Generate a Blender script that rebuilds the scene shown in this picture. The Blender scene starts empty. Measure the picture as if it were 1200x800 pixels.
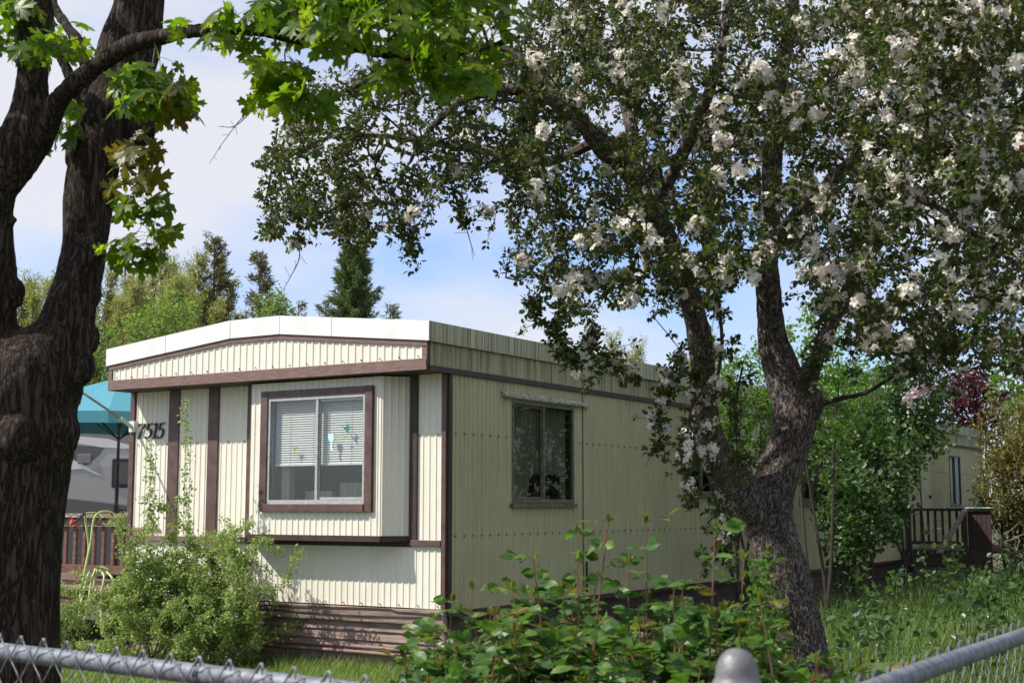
import bpy, bmesh, math, random
import numpy as np
from mathutils import Vector, noise
R = math.radians
rng = np.random.default_rng(7)
random.seed(7)
scene = bpy.context.scene

# ------------------------------------------------------------------ camera, sky, sun, exposure
FPX = 1571.0; PITCH = 0.122; CAMH = 1.55
cam_d = bpy.data.cameras.new('camera'); cam = bpy.data.objects.new('camera', cam_d)
scene.collection.objects.link(cam); scene.camera = cam
cam.location = (0, 0, CAMH); cam.rotation_euler = (math.pi/2 + PITCH, 0, 0)
cam_d.sensor_width = 36.0; cam_d.lens = FPX/1200*36.0; cam_d.clip_start = 0.05; cam_d.clip_end = 1000
cam_d.dof.use_dof = True; cam_d.dof.focus_distance = 11.0; cam_d.dof.aperture_fstop = 9.0
SUN_EL = R(48.0); SUN_H = Vector((-0.987, -0.160)).normalized()
world = bpy.data.worlds.new('World'); scene.world = world; world.use_nodes = True
wn = world.node_tree.nodes; wl = world.node_tree.links; wn.clear()
wo = wn.new('ShaderNodeOutputWorld'); bg = wn.new('ShaderNodeBackground'); bg.inputs['Strength'].default_value = 0.09
sky = wn.new('ShaderNodeTexSky'); sky.sky_type = 'NISHITA'; sky.sun_disc = False
sky.sun_elevation = SUN_EL; sky.sun_rotation = math.atan2(SUN_H.x, SUN_H.y); sky.air_density = 1.0; sky.dust_density = 1.0; sky.ozone_density = 1.5
tc = wn.new('ShaderNodeTexCoord'); mp = wn.new('ShaderNodeMapping'); mp.inputs['Scale'].default_value = (1.0, 1.0, 2.2); mp.inputs['Location'].default_value = (0.35, 0.0, 0.12)
nz = wn.new('ShaderNodeTexNoise'); nz.inputs['Scale'].default_value = 2.6; nz.inputs['Detail'].default_value = 7; nz.inputs['Roughness'].default_value = 0.5
cr = wn.new('ShaderNodeValToRGB'); cr.color_ramp.elements[0].position = 0.34; cr.color_ramp.elements[1].position = 0.56
mx = wn.new('ShaderNodeMix'); mx.data_type = 'RGBA'; mx.inputs['B'].default_value = (7.6, 7.6, 7.95, 1)
mul = wn.new('ShaderNodeMath'); mul.operation = 'MULTIPLY_ADD'; mul.inputs[1].default_value = 0.92; mul.inputs[2].default_value = 0.0
wl.new(tc.outputs['Generated'], mp.inputs['Vector']); wl.new(mp.outputs['Vector'], nz.inputs['Vector']); wl.new(nz.outputs['Fac'], cr.inputs['Fac'])
wl.new(cr.outputs['Color'], mul.inputs[0]); wl.new(mul.outputs[0], mx.inputs['Factor']); gn = wn.new('ShaderNodeMix'); gn.data_type = 'RGBA'; gn.blend_type = 'MULTIPLY'; gn.inputs['Factor'].default_value = 1; gn.inputs['B'].default_value = (1.05, 1.42, 2.0, 1); wl.new(sky.outputs['Color'], gn.inputs['A']); wl.new(gn.outputs['Result'], mx.inputs['A'])
wl.new(mx.outputs['Result'], bg.inputs['Color']); wl.new(bg.outputs['Background'], wo.inputs['Surface'])
sd = bpy.data.lights.new('sun', 'SUN'); sun = bpy.data.objects.new('sun', sd); scene.collection.objects.link(sun)
sd.energy = 5.0; sd.angle = R(0.53); sd.color = (1.0, 0.955, 0.88)
SD = Vector((SUN_H.x*math.cos(SUN_EL), SUN_H.y*math.cos(SUN_EL), math.sin(SUN_EL)))
sun.rotation_euler = SD.to_track_quat('Z', 'Y').to_euler(); sun.location = SD*60
scene.view_settings.view_transform = 'Standard'; scene.view_settings.look = 'None'
scene.view_settings.exposure = 0.32; scene.view_settings.gamma = 1.0
scene.cycles.max_bounces = 8; scene.cycles.transparent_max_bounces = 12
scene.cycles.diffuse_bounces = 3; scene.cycles.glossy_bounces = 3; scene.cycles.transmission_bounces = 6

# ------------------------------------------------------------------ helpers
def W(px, py, Y):
    """point of the place seen at (px, py) of the 1200x800 photograph, Y metres in front of the camera"""
    a = (px-600)/FPX; v = (400-py)/FPX; c, s = math.cos(PITCH), math.sin(PITCH)
    ry, rz = c - v*s, s + v*c
    return np.array([a*Y/ry, Y, CAMH + rz*Y/ry])
AZ = 0.5615; HC = np.array([-0.604, 12.603])
HL = np.array([math.sin(AZ), math.cos(AZ)]); HF = np.array([-math.cos(AZ), math.sin(AZ)])
def H(x, y, z=0.0):
    p = HC + HL*x + HF*y
    return np.array([p[0], p[1], z])
def link(o, parent=None):
    scene.collection.objects.link(o)
    if parent is not None: o.parent = parent
    return o
def tag(o, label, cat, group=None):
    o['label'] = label; o['category'] = cat
    if group: o['group'] = group
    return o
def kind(o, k): o['kind'] = k; return o
def thing(name, label, cat, loc=(0, 0, 0), rz=0.0, group=None):
    o = bpy.data.objects.new(name, None); link(o); o.location = loc; o.rotation_euler = (0, 0, rz)
    o.empty_display_size = 0.2
    return tag(o, label, cat, group)

class MB:
    """collects geometry, links it as one mesh object"""
    def __init__(s): s.V = []; s.F = []; s.n = 0; s.smooth = False
    def add(s, V, F):
        V = np.asarray(V, dtype=float).reshape(-1, 3)
        s.V.append(V); s.F.extend([tuple(i+s.n for i in f) for f in F]); s.n += len(V); return s
    def box(s, a, b):
        x0, y0, z0 = a; x1, y1, z1 = b
        x0, x1 = min(x0, x1), max(x0, x1); y0, y1 = min(y0, y1), max(y0, y1); z0, z1 = min(z0, z1), max(z0, z1)
        V = [(x0,y0,z0),(x1,y0,z0),(x1,y1,z0),(x0,y1,z0),(x0,y0,z1),(x1,y0,z1),(x1,y1,z1),(x0,y1,z1)]
        return s.add(V, [(0,3,2,1),(4,5,6,7),(0,1,5,4),(1,2,6,5),(2,3,7,6),(3,0,4,7)])
    def bar(s, p, q, w, h, up=(0, 0, 1)):
        p, q = np.array(p, float), np.array(q, float); d = q-p; d /= np.linalg.norm(d)
        u = np.array(up, float); sd_ = np.cross(d, u); sd_ /= np.linalg.norm(sd_); u = np.cross(sd_, d)
        V = []
        for c in (p, q):
            for i, j in ((-1,-1),(1,-1),(1,1),(-1,1)): V.append(c + sd_*i*w/2 + u*j*h/2)
        return s.add(V, [(0,1,2,3),(7,6,5,4),(0,4,5,1),(1,5,6,2),(2,6,7,3),(3,7,4,0)])
    def tube(s, P, r, sides=6, cap=True):
        P = np.asarray(P, float); n = len(P)
        r = np.full(n, r) if np.isscalar(r) else np.asarray(r, float)
        T = np.gradient(P, axis=0); T /= (np.linalg.norm(T, axis=1, keepdims=True)+1e-12)
        ref = np.array([0.31, 0.87, 0.38]) if abs(T[0] @ np.array([0.31, 0.87, 0.38])) < 0.9 else np.array([1., 0, 0])
        A = np.cross(T, ref); A /= (np.linalg.norm(A, axis=1, keepdims=True)+1e-12); B = np.cross(T, A)
        t = np.linspace(0, 2*np.pi, sides, endpoint=False); c, sn = np.cos(t), np.sin(t)
        V = P[:, None] + r[:, None, None]*(A[:, None]*c[None, :, None] + B[:, None]*sn[None, :, None])
        F = []
        for i in range(n-1):
            a, b = i*sides, (i+1)*sides
            for j in range(sides):
                k = (j+1) % sides; F.append((a+j, a+k, b+k, b+j))
        if cap: F.append(tuple(range(sides))[::-1]); F.append(tuple((n-1)*sides+j for j in range(sides)))
        return s.add(V, F)
    def lathe(s, prof, c=(0, 0, 0), seg=24):
        V = []; F = []; m = len(prof)
        for i in range(seg):
            a = 2*math.pi*i/seg
            for (r, z) in prof: V.append((c[0]+r*math.cos(a), c[1]+r*math.sin(a), c[2]+z))
        for i in range(seg):
            k = (i+1) % seg
            for j in range(m-1): F.append((i*m+j, k*m+j, k*m+j+1, i*m+j+1))
        return s.add(V, F)
    def build(s, name, mat, parent=None, smooth=False, bevel=0):
        me = bpy.data.meshes.new(name)
        V = np.concatenate(s.V) if s.V else np.zeros((0, 3))
        fast_mesh(me, V, s.F)
        o = bpy.data.objects.new(name, me); link(o, parent); me.materials.append(mat)
        me.shade_smooth() if smooth else me.shade_flat()
        if bevel:
            m = o.modifiers.new('bevel', 'BEVEL'); m.width = bevel; m.segments = 2; m.limit_method = 'ANGLE'
        return o
def fast_mesh(me, V, F=None, loops=None, totals=None):
    if loops is None:
        totals = np.fromiter((len(f) for f in F), dtype=np.int32, count=len(F))
        loops = np.fromiter((i for f in F for i in f), dtype=np.int32, count=int(totals.sum()))
    me.vertices.add(len(V)); me.vertices.foreach_set('co', np.asarray(V, np.float32).ravel())
    me.loops.add(len(loops)); me.loops.foreach_set('vertex_index', np.asarray(loops, np.int32))
    me.polygons.add(len(totals))
    st = np.zeros(len(totals), np.int32); st[1:] = np.cumsum(totals)[:-1]
    me.polygons.foreach_set('loop_start', st)
    me.update(calc_edges=True)
def unit(a): return a/(np.linalg.norm(a, axis=-1, keepdims=True)+1e-12)
def scatter(name, tmpl, P, D, N, S, mat, parent=None, smooth=False):
    """one mesh of many copies of a leaf shape: P base, D along, N normal, S size"""
    tv, tf = tmpl; tv = np.asarray(tv, float); P = np.asarray(P, float)
    X = unit(np.asarray(D, float)); Y = unit(np.cross(N, X)); Z = np.cross(X, Y); S = np.asarray(S, float)
    if S.ndim == 1: S = np.stack([S]*3, 1)
    V = P[:, None] + X[:, None]*(tv[None, :, 0:1]*S[:, None, 0:1]) + Y[:, None]*(tv[None, :, 1:2]*S[:, None, 1:2]) + Z[:, None]*(tv[None, :, 2:3]*S[:, None, 2:3])
    lp = np.concatenate([np.array(f) for f in tf]); tt = np.array([len(f) for f in tf])
    loops = (lp[None] + (np.arange(len(P))*len(tv))[:, None]).ravel()
    me = bpy.data.meshes.new(name); fast_mesh(me, V.reshape(-1, 3), loops=loops, totals=np.tile(tt, len(P)))
    me.materials.append(mat)
    me.shade_smooth() if smooth else me.shade_flat()
    return link(bpy.data.objects.new(name, me), parent)
def rdir(n, z=0.0, flat=1.0):
    d = rng.normal(size=(n, 3)); d[:, 2] = d[:, 2]*flat + z
    return unit(d)

# ------------------------------------------------------------------ materials
def mat_new(name):
    m = bpy.data.materials.new(name); m.use_nodes = True; nt = m.node_tree
    return m, nt.nodes, nt.links, nt.nodes['Principled BSDF']
def N_(n, t, **kw):
    x = n.new(t)
    for k, v in kw.items():
        if k in x.inputs: x.inputs[k].default_value = v
        else: setattr(x, k, v)
    return x
def ramp(n, stops):
    r = n.new('ShaderNodeValToRGB'); e = r.color_ramp.elements
    while len(e) < len(stops): e.new(0.5)
    while len(e) > len(stops): e.remove(e[-1])
    for i, (p, c) in enumerate(stops): e[i].position = p; e[i].color = (*c, 1)
    return r
def coords(n, l, scale=(1, 1, 1)):
    t = n.new('ShaderNodeTexCoord'); m = n.new('ShaderNodeMapping'); m.inputs['Scale'].default_value = scale
    l.new(t.outputs['Object'], m.inputs['Vector']); return m
def surf(name, c1, c2=None, scale=6, rough=0.6, bump=0.0, stretch=(1, 1, 1), metal=0.0, detail=6, lo=.35, hi=.65, spec=0.5):
    m, n, l, b = mat_new(name); b.inputs['Roughness'].default_value = rough; b.inputs['Metallic'].default_value = metal
    b.inputs['Specular IOR Level'].default_value = spec
    c = coords(n, l, stretch); z = N_(n, 'ShaderNodeTexNoise', Scale=scale, Detail=detail); l.new(c.outputs[0], z.inputs['Vector'])
    r = ramp(n, [(lo, c1), (hi, c2 or c1)]); l.new(z.outputs['Fac'], r.inputs[0]); l.new(r.outputs[0], b.inputs['Base Color'])
    if bump:
        bp = N_(n, 'ShaderNodeBump', Strength=bump, Distance=0.02); l.new(z.outputs['Fac'], bp.inputs['Height']); l.new(bp.outputs[0], b.inputs['Normal'])
    return m
def leafmat(name, cols, trans=0.45, rough=0.5, tint=(1.0, 1.0, 0.55), spec=0.35, patch=0.0):
    """cols: list of base colours spread over the leaves at random"""
    m, n, l, b = mat_new(name); b.inputs['Roughness'].default_value = rough; b.inputs['Specular IOR Level'].default_value = spec
    g = n.new('ShaderNodeNewGeometry'); k = len(cols)
    r = ramp(n, [(i/(k-1) if k > 1 else 0, c) for i, c in enumerate(cols)])
    l.new(g.outputs['Random Per Island'], r.inputs[0]); l.new(r.outputs[0], b.inputs['Base Color'])
    if patch:
        cc = coords(n, l); zz = N_(n, 'ShaderNodeTexNoise', Scale=patch, Detail=3); l.new(cc.outputs[0], zz.inputs['Vector']); hs_ = n.new('ShaderNodeHueSaturation'); mr_ = n.new('ShaderNodeMapRange'); mr_.inputs['From Min'].default_value = .3; mr_.inputs['From Max'].default_value = .7; mr_.inputs['To Min'].default_value = .55; mr_.inputs['To Max'].default_value = 1.35
        l.new(zz.outputs['Fac'], mr_.inputs['Value']); l.new(mr_.outputs[0], hs_.inputs['Value']); l.new(r.outputs[0], hs_.inputs['Color']); l.new(hs_.outputs[0], b.inputs['Base Color']); r = hs_
    t = n.new('ShaderNodeBsdfTranslucent'); mm = n.new('ShaderNodeMix'); mm.data_type = 'RGBA'; mm.blend_type = 'MULTIPLY'; mm.inputs['Factor'].default_value = 1
    mm.inputs['B'].default_value = (*[x*1.9 for x in tint], 1); l.new(r.outputs[0], mm.inputs['A']); l.new(mm.outputs['Result'], t.inputs['Color'])
    s = n.new('ShaderNodeMixShader'); s.inputs[0].default_value = trans
    l.new(b.outputs[0], s.inputs[1]); l.new(t.outputs[0], s.inputs[2]); l.new(s.outputs[0], n['Material Output'].inputs['Surface'])
    return m
def bark(name, dark, light, lichen=None, sc=1.0, bump=0.9, zs=0.16, lich=(.58, .66)):
    m, n, l, b = mat_new(name); b.inputs['Roughness'].default_value = 0.92; b.inputs['Specular IOR Level'].default_value = 0.15
    c = coords(n, l, (1, 1, zs)); c2 = coords(n, l)
    wv = N_(n, 'ShaderNodeTexNoise', Scale=30*sc, Detail=5, Roughness=0.6, Distortion=1.1); l.new(c.outputs[0], wv.inputs['Vector'])
    # ridges: fold the noise around its middle
    f1 = N_(n, 'ShaderNodeMath', operation='SUBTRACT'); f1.inputs[1].default_value = 0.5; l.new(wv.outputs['Fac'], f1.inputs[0])
    f2 = N_(n, 'ShaderNodeMath', operation='ABSOLUTE'); l.new(f1.outputs[0], f2.inputs[0])
    f3 = N_(n, 'ShaderNodeMapRange'); f3.inputs['From Max'].default_value = 0.16; l.new(f2.outputs[0], f3.inputs['Value'])
    fine = N_(n, 'ShaderNodeTexNoise', Scale=120*sc, Detail=5, Roughness=0.7); l.new(c2.outputs[0], fine.inputs['Vector'])
    mu = N_(n, 'ShaderNodeMath', operation='MULTIPLY'); l.new(f3.outputs[0], mu.inputs[0]); l.new(fine.outputs['Fac'], mu.inputs[1])
    r = ramp(n, [(0.04, dark), (0.30, tuple((dark[k]+light[k])/2 for k in range(3))), (0.66, light)]); l.new(mu.outputs[0], r.inputs[0]); col = r.outputs[0]
    if lichen:
        z = N_(n, 'ShaderNodeTexNoise', Scale=26*sc, Detail=8, Roughness=0.75); l.new(c2.outputs[0], z.inputs['Vector'])
        zr = ramp(n, [(lich[0], (0, 0, 0)), (lich[1], (1, 1, 1))]); l.new(z.outputs['Fac'], zr.inputs[0])
        mm = n.new('ShaderNodeMix'); mm.data_type = 'RGBA'; mm.inputs['B'].default_value = (*lichen, 1)
        l.new(zr.outputs[0], mm.inputs['Factor']); l.new(col, mm.inputs['A']); col = mm.outputs['Result']
    l.new(col, b.inputs['Base Color'])
    bp = N_(n, 'ShaderNodeBump', Strength=bump, Distance=0.014/sc); l.new(mu.outputs[0], bp.inputs['Height']); l.new(bp.outputs[0], b.inputs['Normal'])
    return m
def siding(name, base, dirty, amount, streak=True, rust=0.0):
    """painted ribbed sheet with rain streaks and grime"""
    m, n, l, b = mat_new(name); b.inputs['Roughness'].default_value = 0.5; b.inputs['Specular IOR Level'].default_value = 0.35
    c = coords(n, l, (9, 9, 0.55)); z = N_(n, 'ShaderNodeTexNoise', Scale=1.6, Detail=6, Roughness=0.6); l.new(c.outputs[0], z.inputs['Vector'])
    c2 = coords(n, l, (1, 1, 1)); z2 = N_(n, 'ShaderNodeTexNoise', Scale=1.3, Detail=5); l.new(c2.outputs[0], z2.inputs['Vector'])
    ad = N_(n, 'ShaderNodeMath', operation='MULTIPLY_ADD'); ad.inputs[1].default_value = 0.6; l.new(z.outputs['Fac'], ad.inputs[0])
    h = N_(n, 'ShaderNodeMath', operation='MULTIPLY'); h.inputs[1].default_value = 0.4; l.new(z2.outputs['Fac'], h.inputs[0]); l.new(h.outputs[0], ad.inputs[2])
    r = ramp(n, [(0.5-amount*.35, base), (0.5+.22, tuple(base[i]*(1-amount)+dirty[i]*amount for i in range(3)))])
    l.new(ad.outputs[0], r.inputs[0]); col = r.outputs[0]
    if rust:
        c3 = coords(n, l, (14, 14, 0.9)); z3 = N_(n, 'ShaderNodeTexNoise', Scale=2.2, Detail=7, Roughness=0.65); l.new(c3.outputs[0], z3.inputs['Vector'])
        r3 = ramp(n, [(0.60, (0, 0, 0)), (0.74, (rust, rust, rust))]); l.new(z3.outputs['Fac'], r3.inputs[0])
        mm = n.new('ShaderNodeMix'); mm.data_type = 'RGBA'; mm.inputs['B'].default_value = (0.10, 0.075, 0.03, 1)
        l.new(r3.outputs[0], mm.inputs['Factor']); l.new(col, mm.inputs['A']); col = mm.outputs['Result']
    if rust:
        c5 = coords(n, l, (22, 22, .35)); z5 = N_(n, 'ShaderNodeTexNoise', Scale=2.0, Detail=5, Roughness=0.6); l.new(c5.outputs[0], z5.inputs['Vector'])
        cz = coords(n, l); sp_ = n.new('ShaderNodeSeparateXYZ'); l.new(cz.outputs[0], sp_.inputs[0])
        hz_ = n.new('ShaderNodeMapRange'); hz_.inputs['From Min'].default_value = 2.35; hz_.inputs['From Max'].default_value = 3.0; hz_.inputs['To Min'].default_value = -.12; hz_.inputs['To Max'].default_value = .14; l.new(sp_.outputs['Z'], hz_.inputs['Value'])
        ad5 = N_(n, 'ShaderNodeMath', operation='ADD'); l.new(z5.outputs['Fac'], ad5.inputs[0]); l.new(hz_.outputs[0], ad5.inputs[1])
        r5 = ramp(n, [(0.60, (0, 0, 0)), (0.70, (.75, .75, .75))]); l.new(ad5.outputs[0], r5.inputs[0])
        m5 = n.new('ShaderNodeMix'); m5.data_type = 'RGBA'; m5.inputs['B'].default_value = (0.09, 0.075, 0.035, 1); l.new(r5.outputs[0], m5.inputs['Factor']); l.new(col, m5.inputs['A']); col = m5.outputs['Result']
    l.new(col, b.inputs['Base Color'])
    c4 = coords(n, l, (1, 1, .5)); z4 = N_(n, 'ShaderNodeTexNoise', Scale=3.5, Detail=2); l.new(c4.outputs[0], z4.inputs['Vector']); bp = N_(n, 'ShaderNodeBump', Strength=0.5, Distance=0.03); l.new(z4.outputs['Fac'], bp.inputs['Height']); l.new(bp.outputs[0], b.inputs['Normal'])
    return m
def glass(name, tint=(0.75, 0.8, 0.78), refl=1.0, ior=1.5):
    m = bpy.data.materials.new(name); m.use_nodes = True; n = m.node_tree.nodes; l = m.node_tree.links; n.clear()
    o = n.new('ShaderNodeOutputMaterial'); g = n.new('ShaderNodeBsdfGlossy'); g.inputs['Roughness'].default_value = 0.02; g.inputs['Color'].default_value = (refl, refl, refl, 1)
    t = n.new('ShaderNodeBsdfTransparent'); t.inputs['Color'].default_value = (*tint, 1)
    lw = n.new('ShaderNodeLayerWeight'); pw_ = N_(n, 'ShaderNodeMath', operation='POWER'); pw_.inputs[1].default_value = 4.0; f = N_(n, 'ShaderNodeMath', operation='MULTIPLY_ADD'); f.inputs[1].default_value = 0.8; f.inputs[2].default_value = (ior-1)**2/(ior+1)**2*2; l.new(lw.outputs['Facing'], pw_.inputs[0]); l.new(pw_.outputs[0], f.inputs[0])
    s = n.new('ShaderNodeMixShader'); l.new(f.outputs[0], s.inputs[0]); l.new(t.outputs[0], s.inputs[1]); l.new(g.outputs[0], s.inputs[2]); l.new(s.outputs[0], o.inputs[0])
    return m
CREAM = (0.72, 0.66, 0.50)
M = {}
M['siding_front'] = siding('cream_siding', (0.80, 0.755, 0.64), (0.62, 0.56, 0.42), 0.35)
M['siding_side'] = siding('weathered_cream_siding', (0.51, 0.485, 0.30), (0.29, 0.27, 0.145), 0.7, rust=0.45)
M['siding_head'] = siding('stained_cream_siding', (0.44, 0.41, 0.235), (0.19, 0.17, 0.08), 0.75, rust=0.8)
M['cap_white'] = surf('white_roof_edge', (0.80, 0.80, 0.78), (0.74, 0.73, 0.69), 3, 0.45)
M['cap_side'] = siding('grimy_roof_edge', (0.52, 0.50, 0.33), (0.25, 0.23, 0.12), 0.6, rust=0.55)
M['brown'] = surf('brown_trim_paint', (0.085, 0.043, 0.036), (0.125, 0.070, 0.060), 9, 0.5, 0.15)
M['brown_faded'] = surf('faded_brown_trim_paint', (0.155, 0.090, 0.074), (0.21, 0.13, 0.108), 12, 0.6, 0.15, (1, 1, 3))
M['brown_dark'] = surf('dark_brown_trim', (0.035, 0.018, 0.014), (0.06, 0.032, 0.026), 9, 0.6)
M['skirt'] = surf('weathered_brown_skirting', (0.18, 0.120, 0.096), (0.31, 0.222, 0.182), 5, 0.8, 0.4, (1, 1, 9))
M['seam'] = surf('pale_seam', (0.62, 0.62, 0.60), None, 3, .5)
M['roofing'] = surf('roof_coating', (0.62, 0.62, 0.60), (0.48, 0.48, 0.46), 4, 0.7, 0.2)
M['alu'] = surf('aluminium_window_frame', (0.55, 0.55, 0.53), (0.42, 0.42, 0.40), 20, 0.4, 0, metal=0.4)
M['alu_dirty'] = surf('dirty_bronze_frame', (0.17, 0.15, 0.10), (0.08, 0.07, 0.05), 14, 0.6)
M['awning'] = surf('dirty_window_hood', (0.42, 0.40, 0.30), (0.16, 0.14, 0.09), 18, 0.6, 0.3)
M['glass'] = glass('window_glass', (0.93, 0.95, 0.93), ior=1.5)
M['glass_dark'] = glass('dim_window_glass', (0.55, 0.57, 0.50), .42)  # side panes toned down by a darker tint and a grey reflection colour
M['blind'] = surf('white_blind', (0.60, 0.61, 0.58), (0.56, 0.57, 0.54), 5, 0.6)
M['curtain'] = surf('grey_curtain', (0.34, 0.35, 0.28), (0.20, 0.21, 0.17), 5, 0.8, 0, (8, 8, .5))
M['interior'] = surf('dark_room', (0.12, 0.12, 0.11), (0.08, 0.08, 0.075), 3, 0.9)
M['black'] = surf('black_paint', (0.012, 0.012, 0.012), None, 3, 0.4)
M['cable'] = surf('black_cable', (0.02, 0.018, 0.016), None, 3, 0.6)
M['galv'] = surf('galvanised_steel', (0.20, 0.215, 0.245), (0.12, 0.125, 0.14), 45, 0.55, 0.15, metal=0.25, detail=9, lo=.42, hi=.60)
M['galv_wire'] = surf('galvanised_wire', (0.26, 0.265, 0.28), (0.15, 0.155, 0.165), 60, 0.5, metal=0.4)
M['cap_metal'] = surf('cast_grey_cap', (0.185, 0.18, 0.185), (0.13, 0.127, 0.13), 40, 0.5, 0.15, metal=0.2)
M['deck'] = surf('brown_deck_wood', (0.10, 0.045, 0.032), (0.17, 0.085, 0.062), 7, 0.7, 0.3, (1, 1, 4))
M['deck_worn'] = surf('worn_deck_wood', (0.20, 0.115, 0.09), (0.50, 0.44, 0.40), 12, 0.8, 0.3, (1, 3, 3), lo=.5, hi=.66)
M['deck_dark'] = surf('dark_deck_wood', (0.035, 0.022, 0.016), (0.06, 0.038, 0.028), 7, 0.8)
M['porch_red'] = surf('dark_red_brown_board', (0.032, 0.015, 0.012), (0.05, 0.024, 0.019), 7, 0.8, 0.2, (1, 1, 4))
M['bare_wood'] = surf('weathered_bare_board', (0.22, 0.19, 0.16), (0.10, 0.07, 0.06), 14, 0.8, 0.3, (1, 1, 1))
M['teal'] = surf('teal_canvas', (0.045, 0.36, 0.50), (0.055, 0.40, 0.54), 3, 0.8)
M['rv_white'] = surf('trailer_white', (0.42, 0.41, 0.40), (0.38, 0.37, 0.36), 2, 0.4)
M['rv_grey'] = surf('trailer_grey_band', (0.20, 0.19, 0.185), None, 2, 0.4)
M['rv_dark'] = surf('trailer_dark_band', (0.10, 0.095, 0.092), None, 2, 0.4)
M['rv_mid'] = surf('trailer_mid_band', (0.34, 0.33, 0.32), None, 2, 0.4)
M['rv_pale'] = surf('trailer_pale_swoosh', (0.66, 0.65, 0.62), None, 2, 0.4)
M['hose'] = surf('yellow_green_hose', (0.42, 0.50, 0.16), (0.33, 0.42, 0.13), 8, 0.45)
M['red'] = surf('red_plastic', (0.45, 0.04, 0.03), None, 3, 0.4)
M['white_plastic'] = surf('white_plastic', (0.7, 0.7, 0.68), None, 3, 0.4)
M['mint'] = surf('green_white_strip', (0.55, 0.62, 0.58), (0.08, 0.35, 0.24), 9, 0.6, lo=.48, hi=.52)
M['pole_wood'] = surf('pale_pole', (0.42, 0.34, 0.26), (0.33, 0.26, 0.19), 9, 0.5)
M['ground'] = surf('soil_and_turf', (0.035, 0.055, 0.015), (0.085, 0.075, 0.035), 2.5, 0.95, 0.5, detail=9)
M['bark_maple'] = bark('maple_bark', (0.014, 0.010, 0.008), (0.14, 0.105, 0.078), (0.16, 0.13, 0.10), 1.25, 1.0, .15, (.60, .70))
M['bark_apple'] = bark('apple_bark', (0.022, 0.014, 0.011), (0.36, 0.30, 0.265), (0.42, 0.37, 0.335), 1.9, 1.0, .28, (.54, .68))
M['twig'] = surf('twig_bark', (0.032, 0.022, 0.018), (0.065, 0.048, 0.038), 30, 0.85)
M['twig_pale'] = surf('pale_twig_bark', (0.20, 0.17, 0.12), (0.11, 0.09, 0.06), 30, 0.85)
M['cane'] = surf('rose_cane', (0.19, 0.045, 0.035), (0.13, 0.11, 0.04), 9, 0.5)
M['leaf_maple'] = leafmat('maple_leaf', [(0.065, 0.135, 0.010), (0.10, 0.185, 0.014), (0.085, 0.165, 0.012), (0.16, 0.22, 0.018)], 0.58, 0.4, (1.1, 1.0, 0.4), patch=38)
M['leaf_maple_bronze'] = leafmat('bronze_maple_leaf', [(0.10, 0.13, 0.014), (0.12, 0.095, 0.015), (0.14, 0.15, 0.02), (0.10, 0.08, 0.018)], 0.5, 0.4, (1.1, 1.0, 0.4))
M['leaf_apple'] = leafmat('apple_leaf', [(0.030, 0.050, 0.010), (0.050, 0.085, 0.015), (0.080, 0.13, 0.02), (0.085, 0.058, 0.028), (0.040, 0.068, 0.013)], 0.34, 0.42, spec=0.4)
M['blossom'] = leafmat('apple_blossom', [(0.86, 0.83, 0.77), (0.88, 0.86, 0.80), (0.86, 0.76, 0.72), (0.88, 0.87, 0.82)], 0.32, 0.6, (0.53, 0.51, 0.46))
M['blossom_old'] = leafmat('faded_apple_blossom', [(0.22, 0.14, 0.085), (0.30, 0.20, 0.12), (0.17, 0.12, 0.06), (0.42, 0.33, 0.22)], 0.25, 0.6, (0.6, 0.5, 0.4))
M['leaf_rose'] = leafmat('rose_leaf', [(0.035, 0.085, 0.018), (0.055, 0.125, 0.024), (0.075, 0.16, 0.032), (0.11, 0.19, 0.035)], 0.36, 0.42, spec=0.4, patch=50)
M['leaf_rose_new'] = leafmat('new_rose_leaf', [(0.12, 0.17, 0.025), (0.13, 0.11, 0.03), (0.13, 0.20, 0.03)], 0.35, 0.4, (1.1, 1, .5))
M['leaf_bush'] = leafmat('bush_leaf', [(0.16, 0.24, 0.06), (0.24, 0.31, 0.11), (0.14, 0.21, 0.05), (0.40, 0.45, 0.28)], 0.45, 0.5)
M['leaf_lilac'] = leafmat('lilac_leaf', [(0.035, 0.070, 0.018), (0.055, 0.105, 0.026), (0.08, 0.145, 0.038)], 0.33, 0.4, spec=.5)
M['leaf_bright'] = leafmat('bright_green_leaf', [(0.07, 0.15, 0.02), (0.10, 0.19, 0.03), (0.13, 0.22, 0.035)], 0.45, 0.45)
M['lilac_flower'] = leafmat('lilac_flower', [(0.50, 0.38, 0.42), (0.62, 0.50, 0.52), (0.48, 0.40, 0.46)], 0.3, 0.6, (0.5, 0.45, 0.5))
M['leaf_purple'] = leafmat('purple_leaf', [(0.055, 0.014, 0.024), (0.10, 0.025, 0.038), (0.04, 0.014, 0.02), (0.13, 0.04, 0.04)], 0.3, 0.5, (1.2, .5, .6))
M['leaf_gold'] = leafmat('golden_conifer_spray', [(0.15, 0.125, 0.025), (0.12, 0.13, 0.028), (0.19, 0.14, 0.035), (0.075, 0.10, 0.02)], 0.2, 0.7)
M['needle_dark'] = leafmat('dark_conifer_needle', [(0.10, 0.10, 0.05), (0.14, 0.13, 0.065), (0.085, 0.09, 0.045)], 0.3, 0.7)
M['needle_green'] = leafmat('green_conifer_needle', [(0.065, 0.10, 0.040), (0.095, 0.14, 0.052), (0.13, 0.17, 0.07)], 0.3, 0.7)
M['leaf_poplar'] = leafmat('pale_spring_leaf', [(0.23, 0.25, 0.09), (0.28, 0.29, 0.13), (0.20, 0.23, 0.07)], 0.5, 0.6)
M['leaf_fresh'] = leafmat('fresh_spring_leaf', [(0.11, 0.19, 0.035), (0.15, 0.23, 0.05), (0.18, 0.25, 0.07)], 0.5, 0.55)
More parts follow.
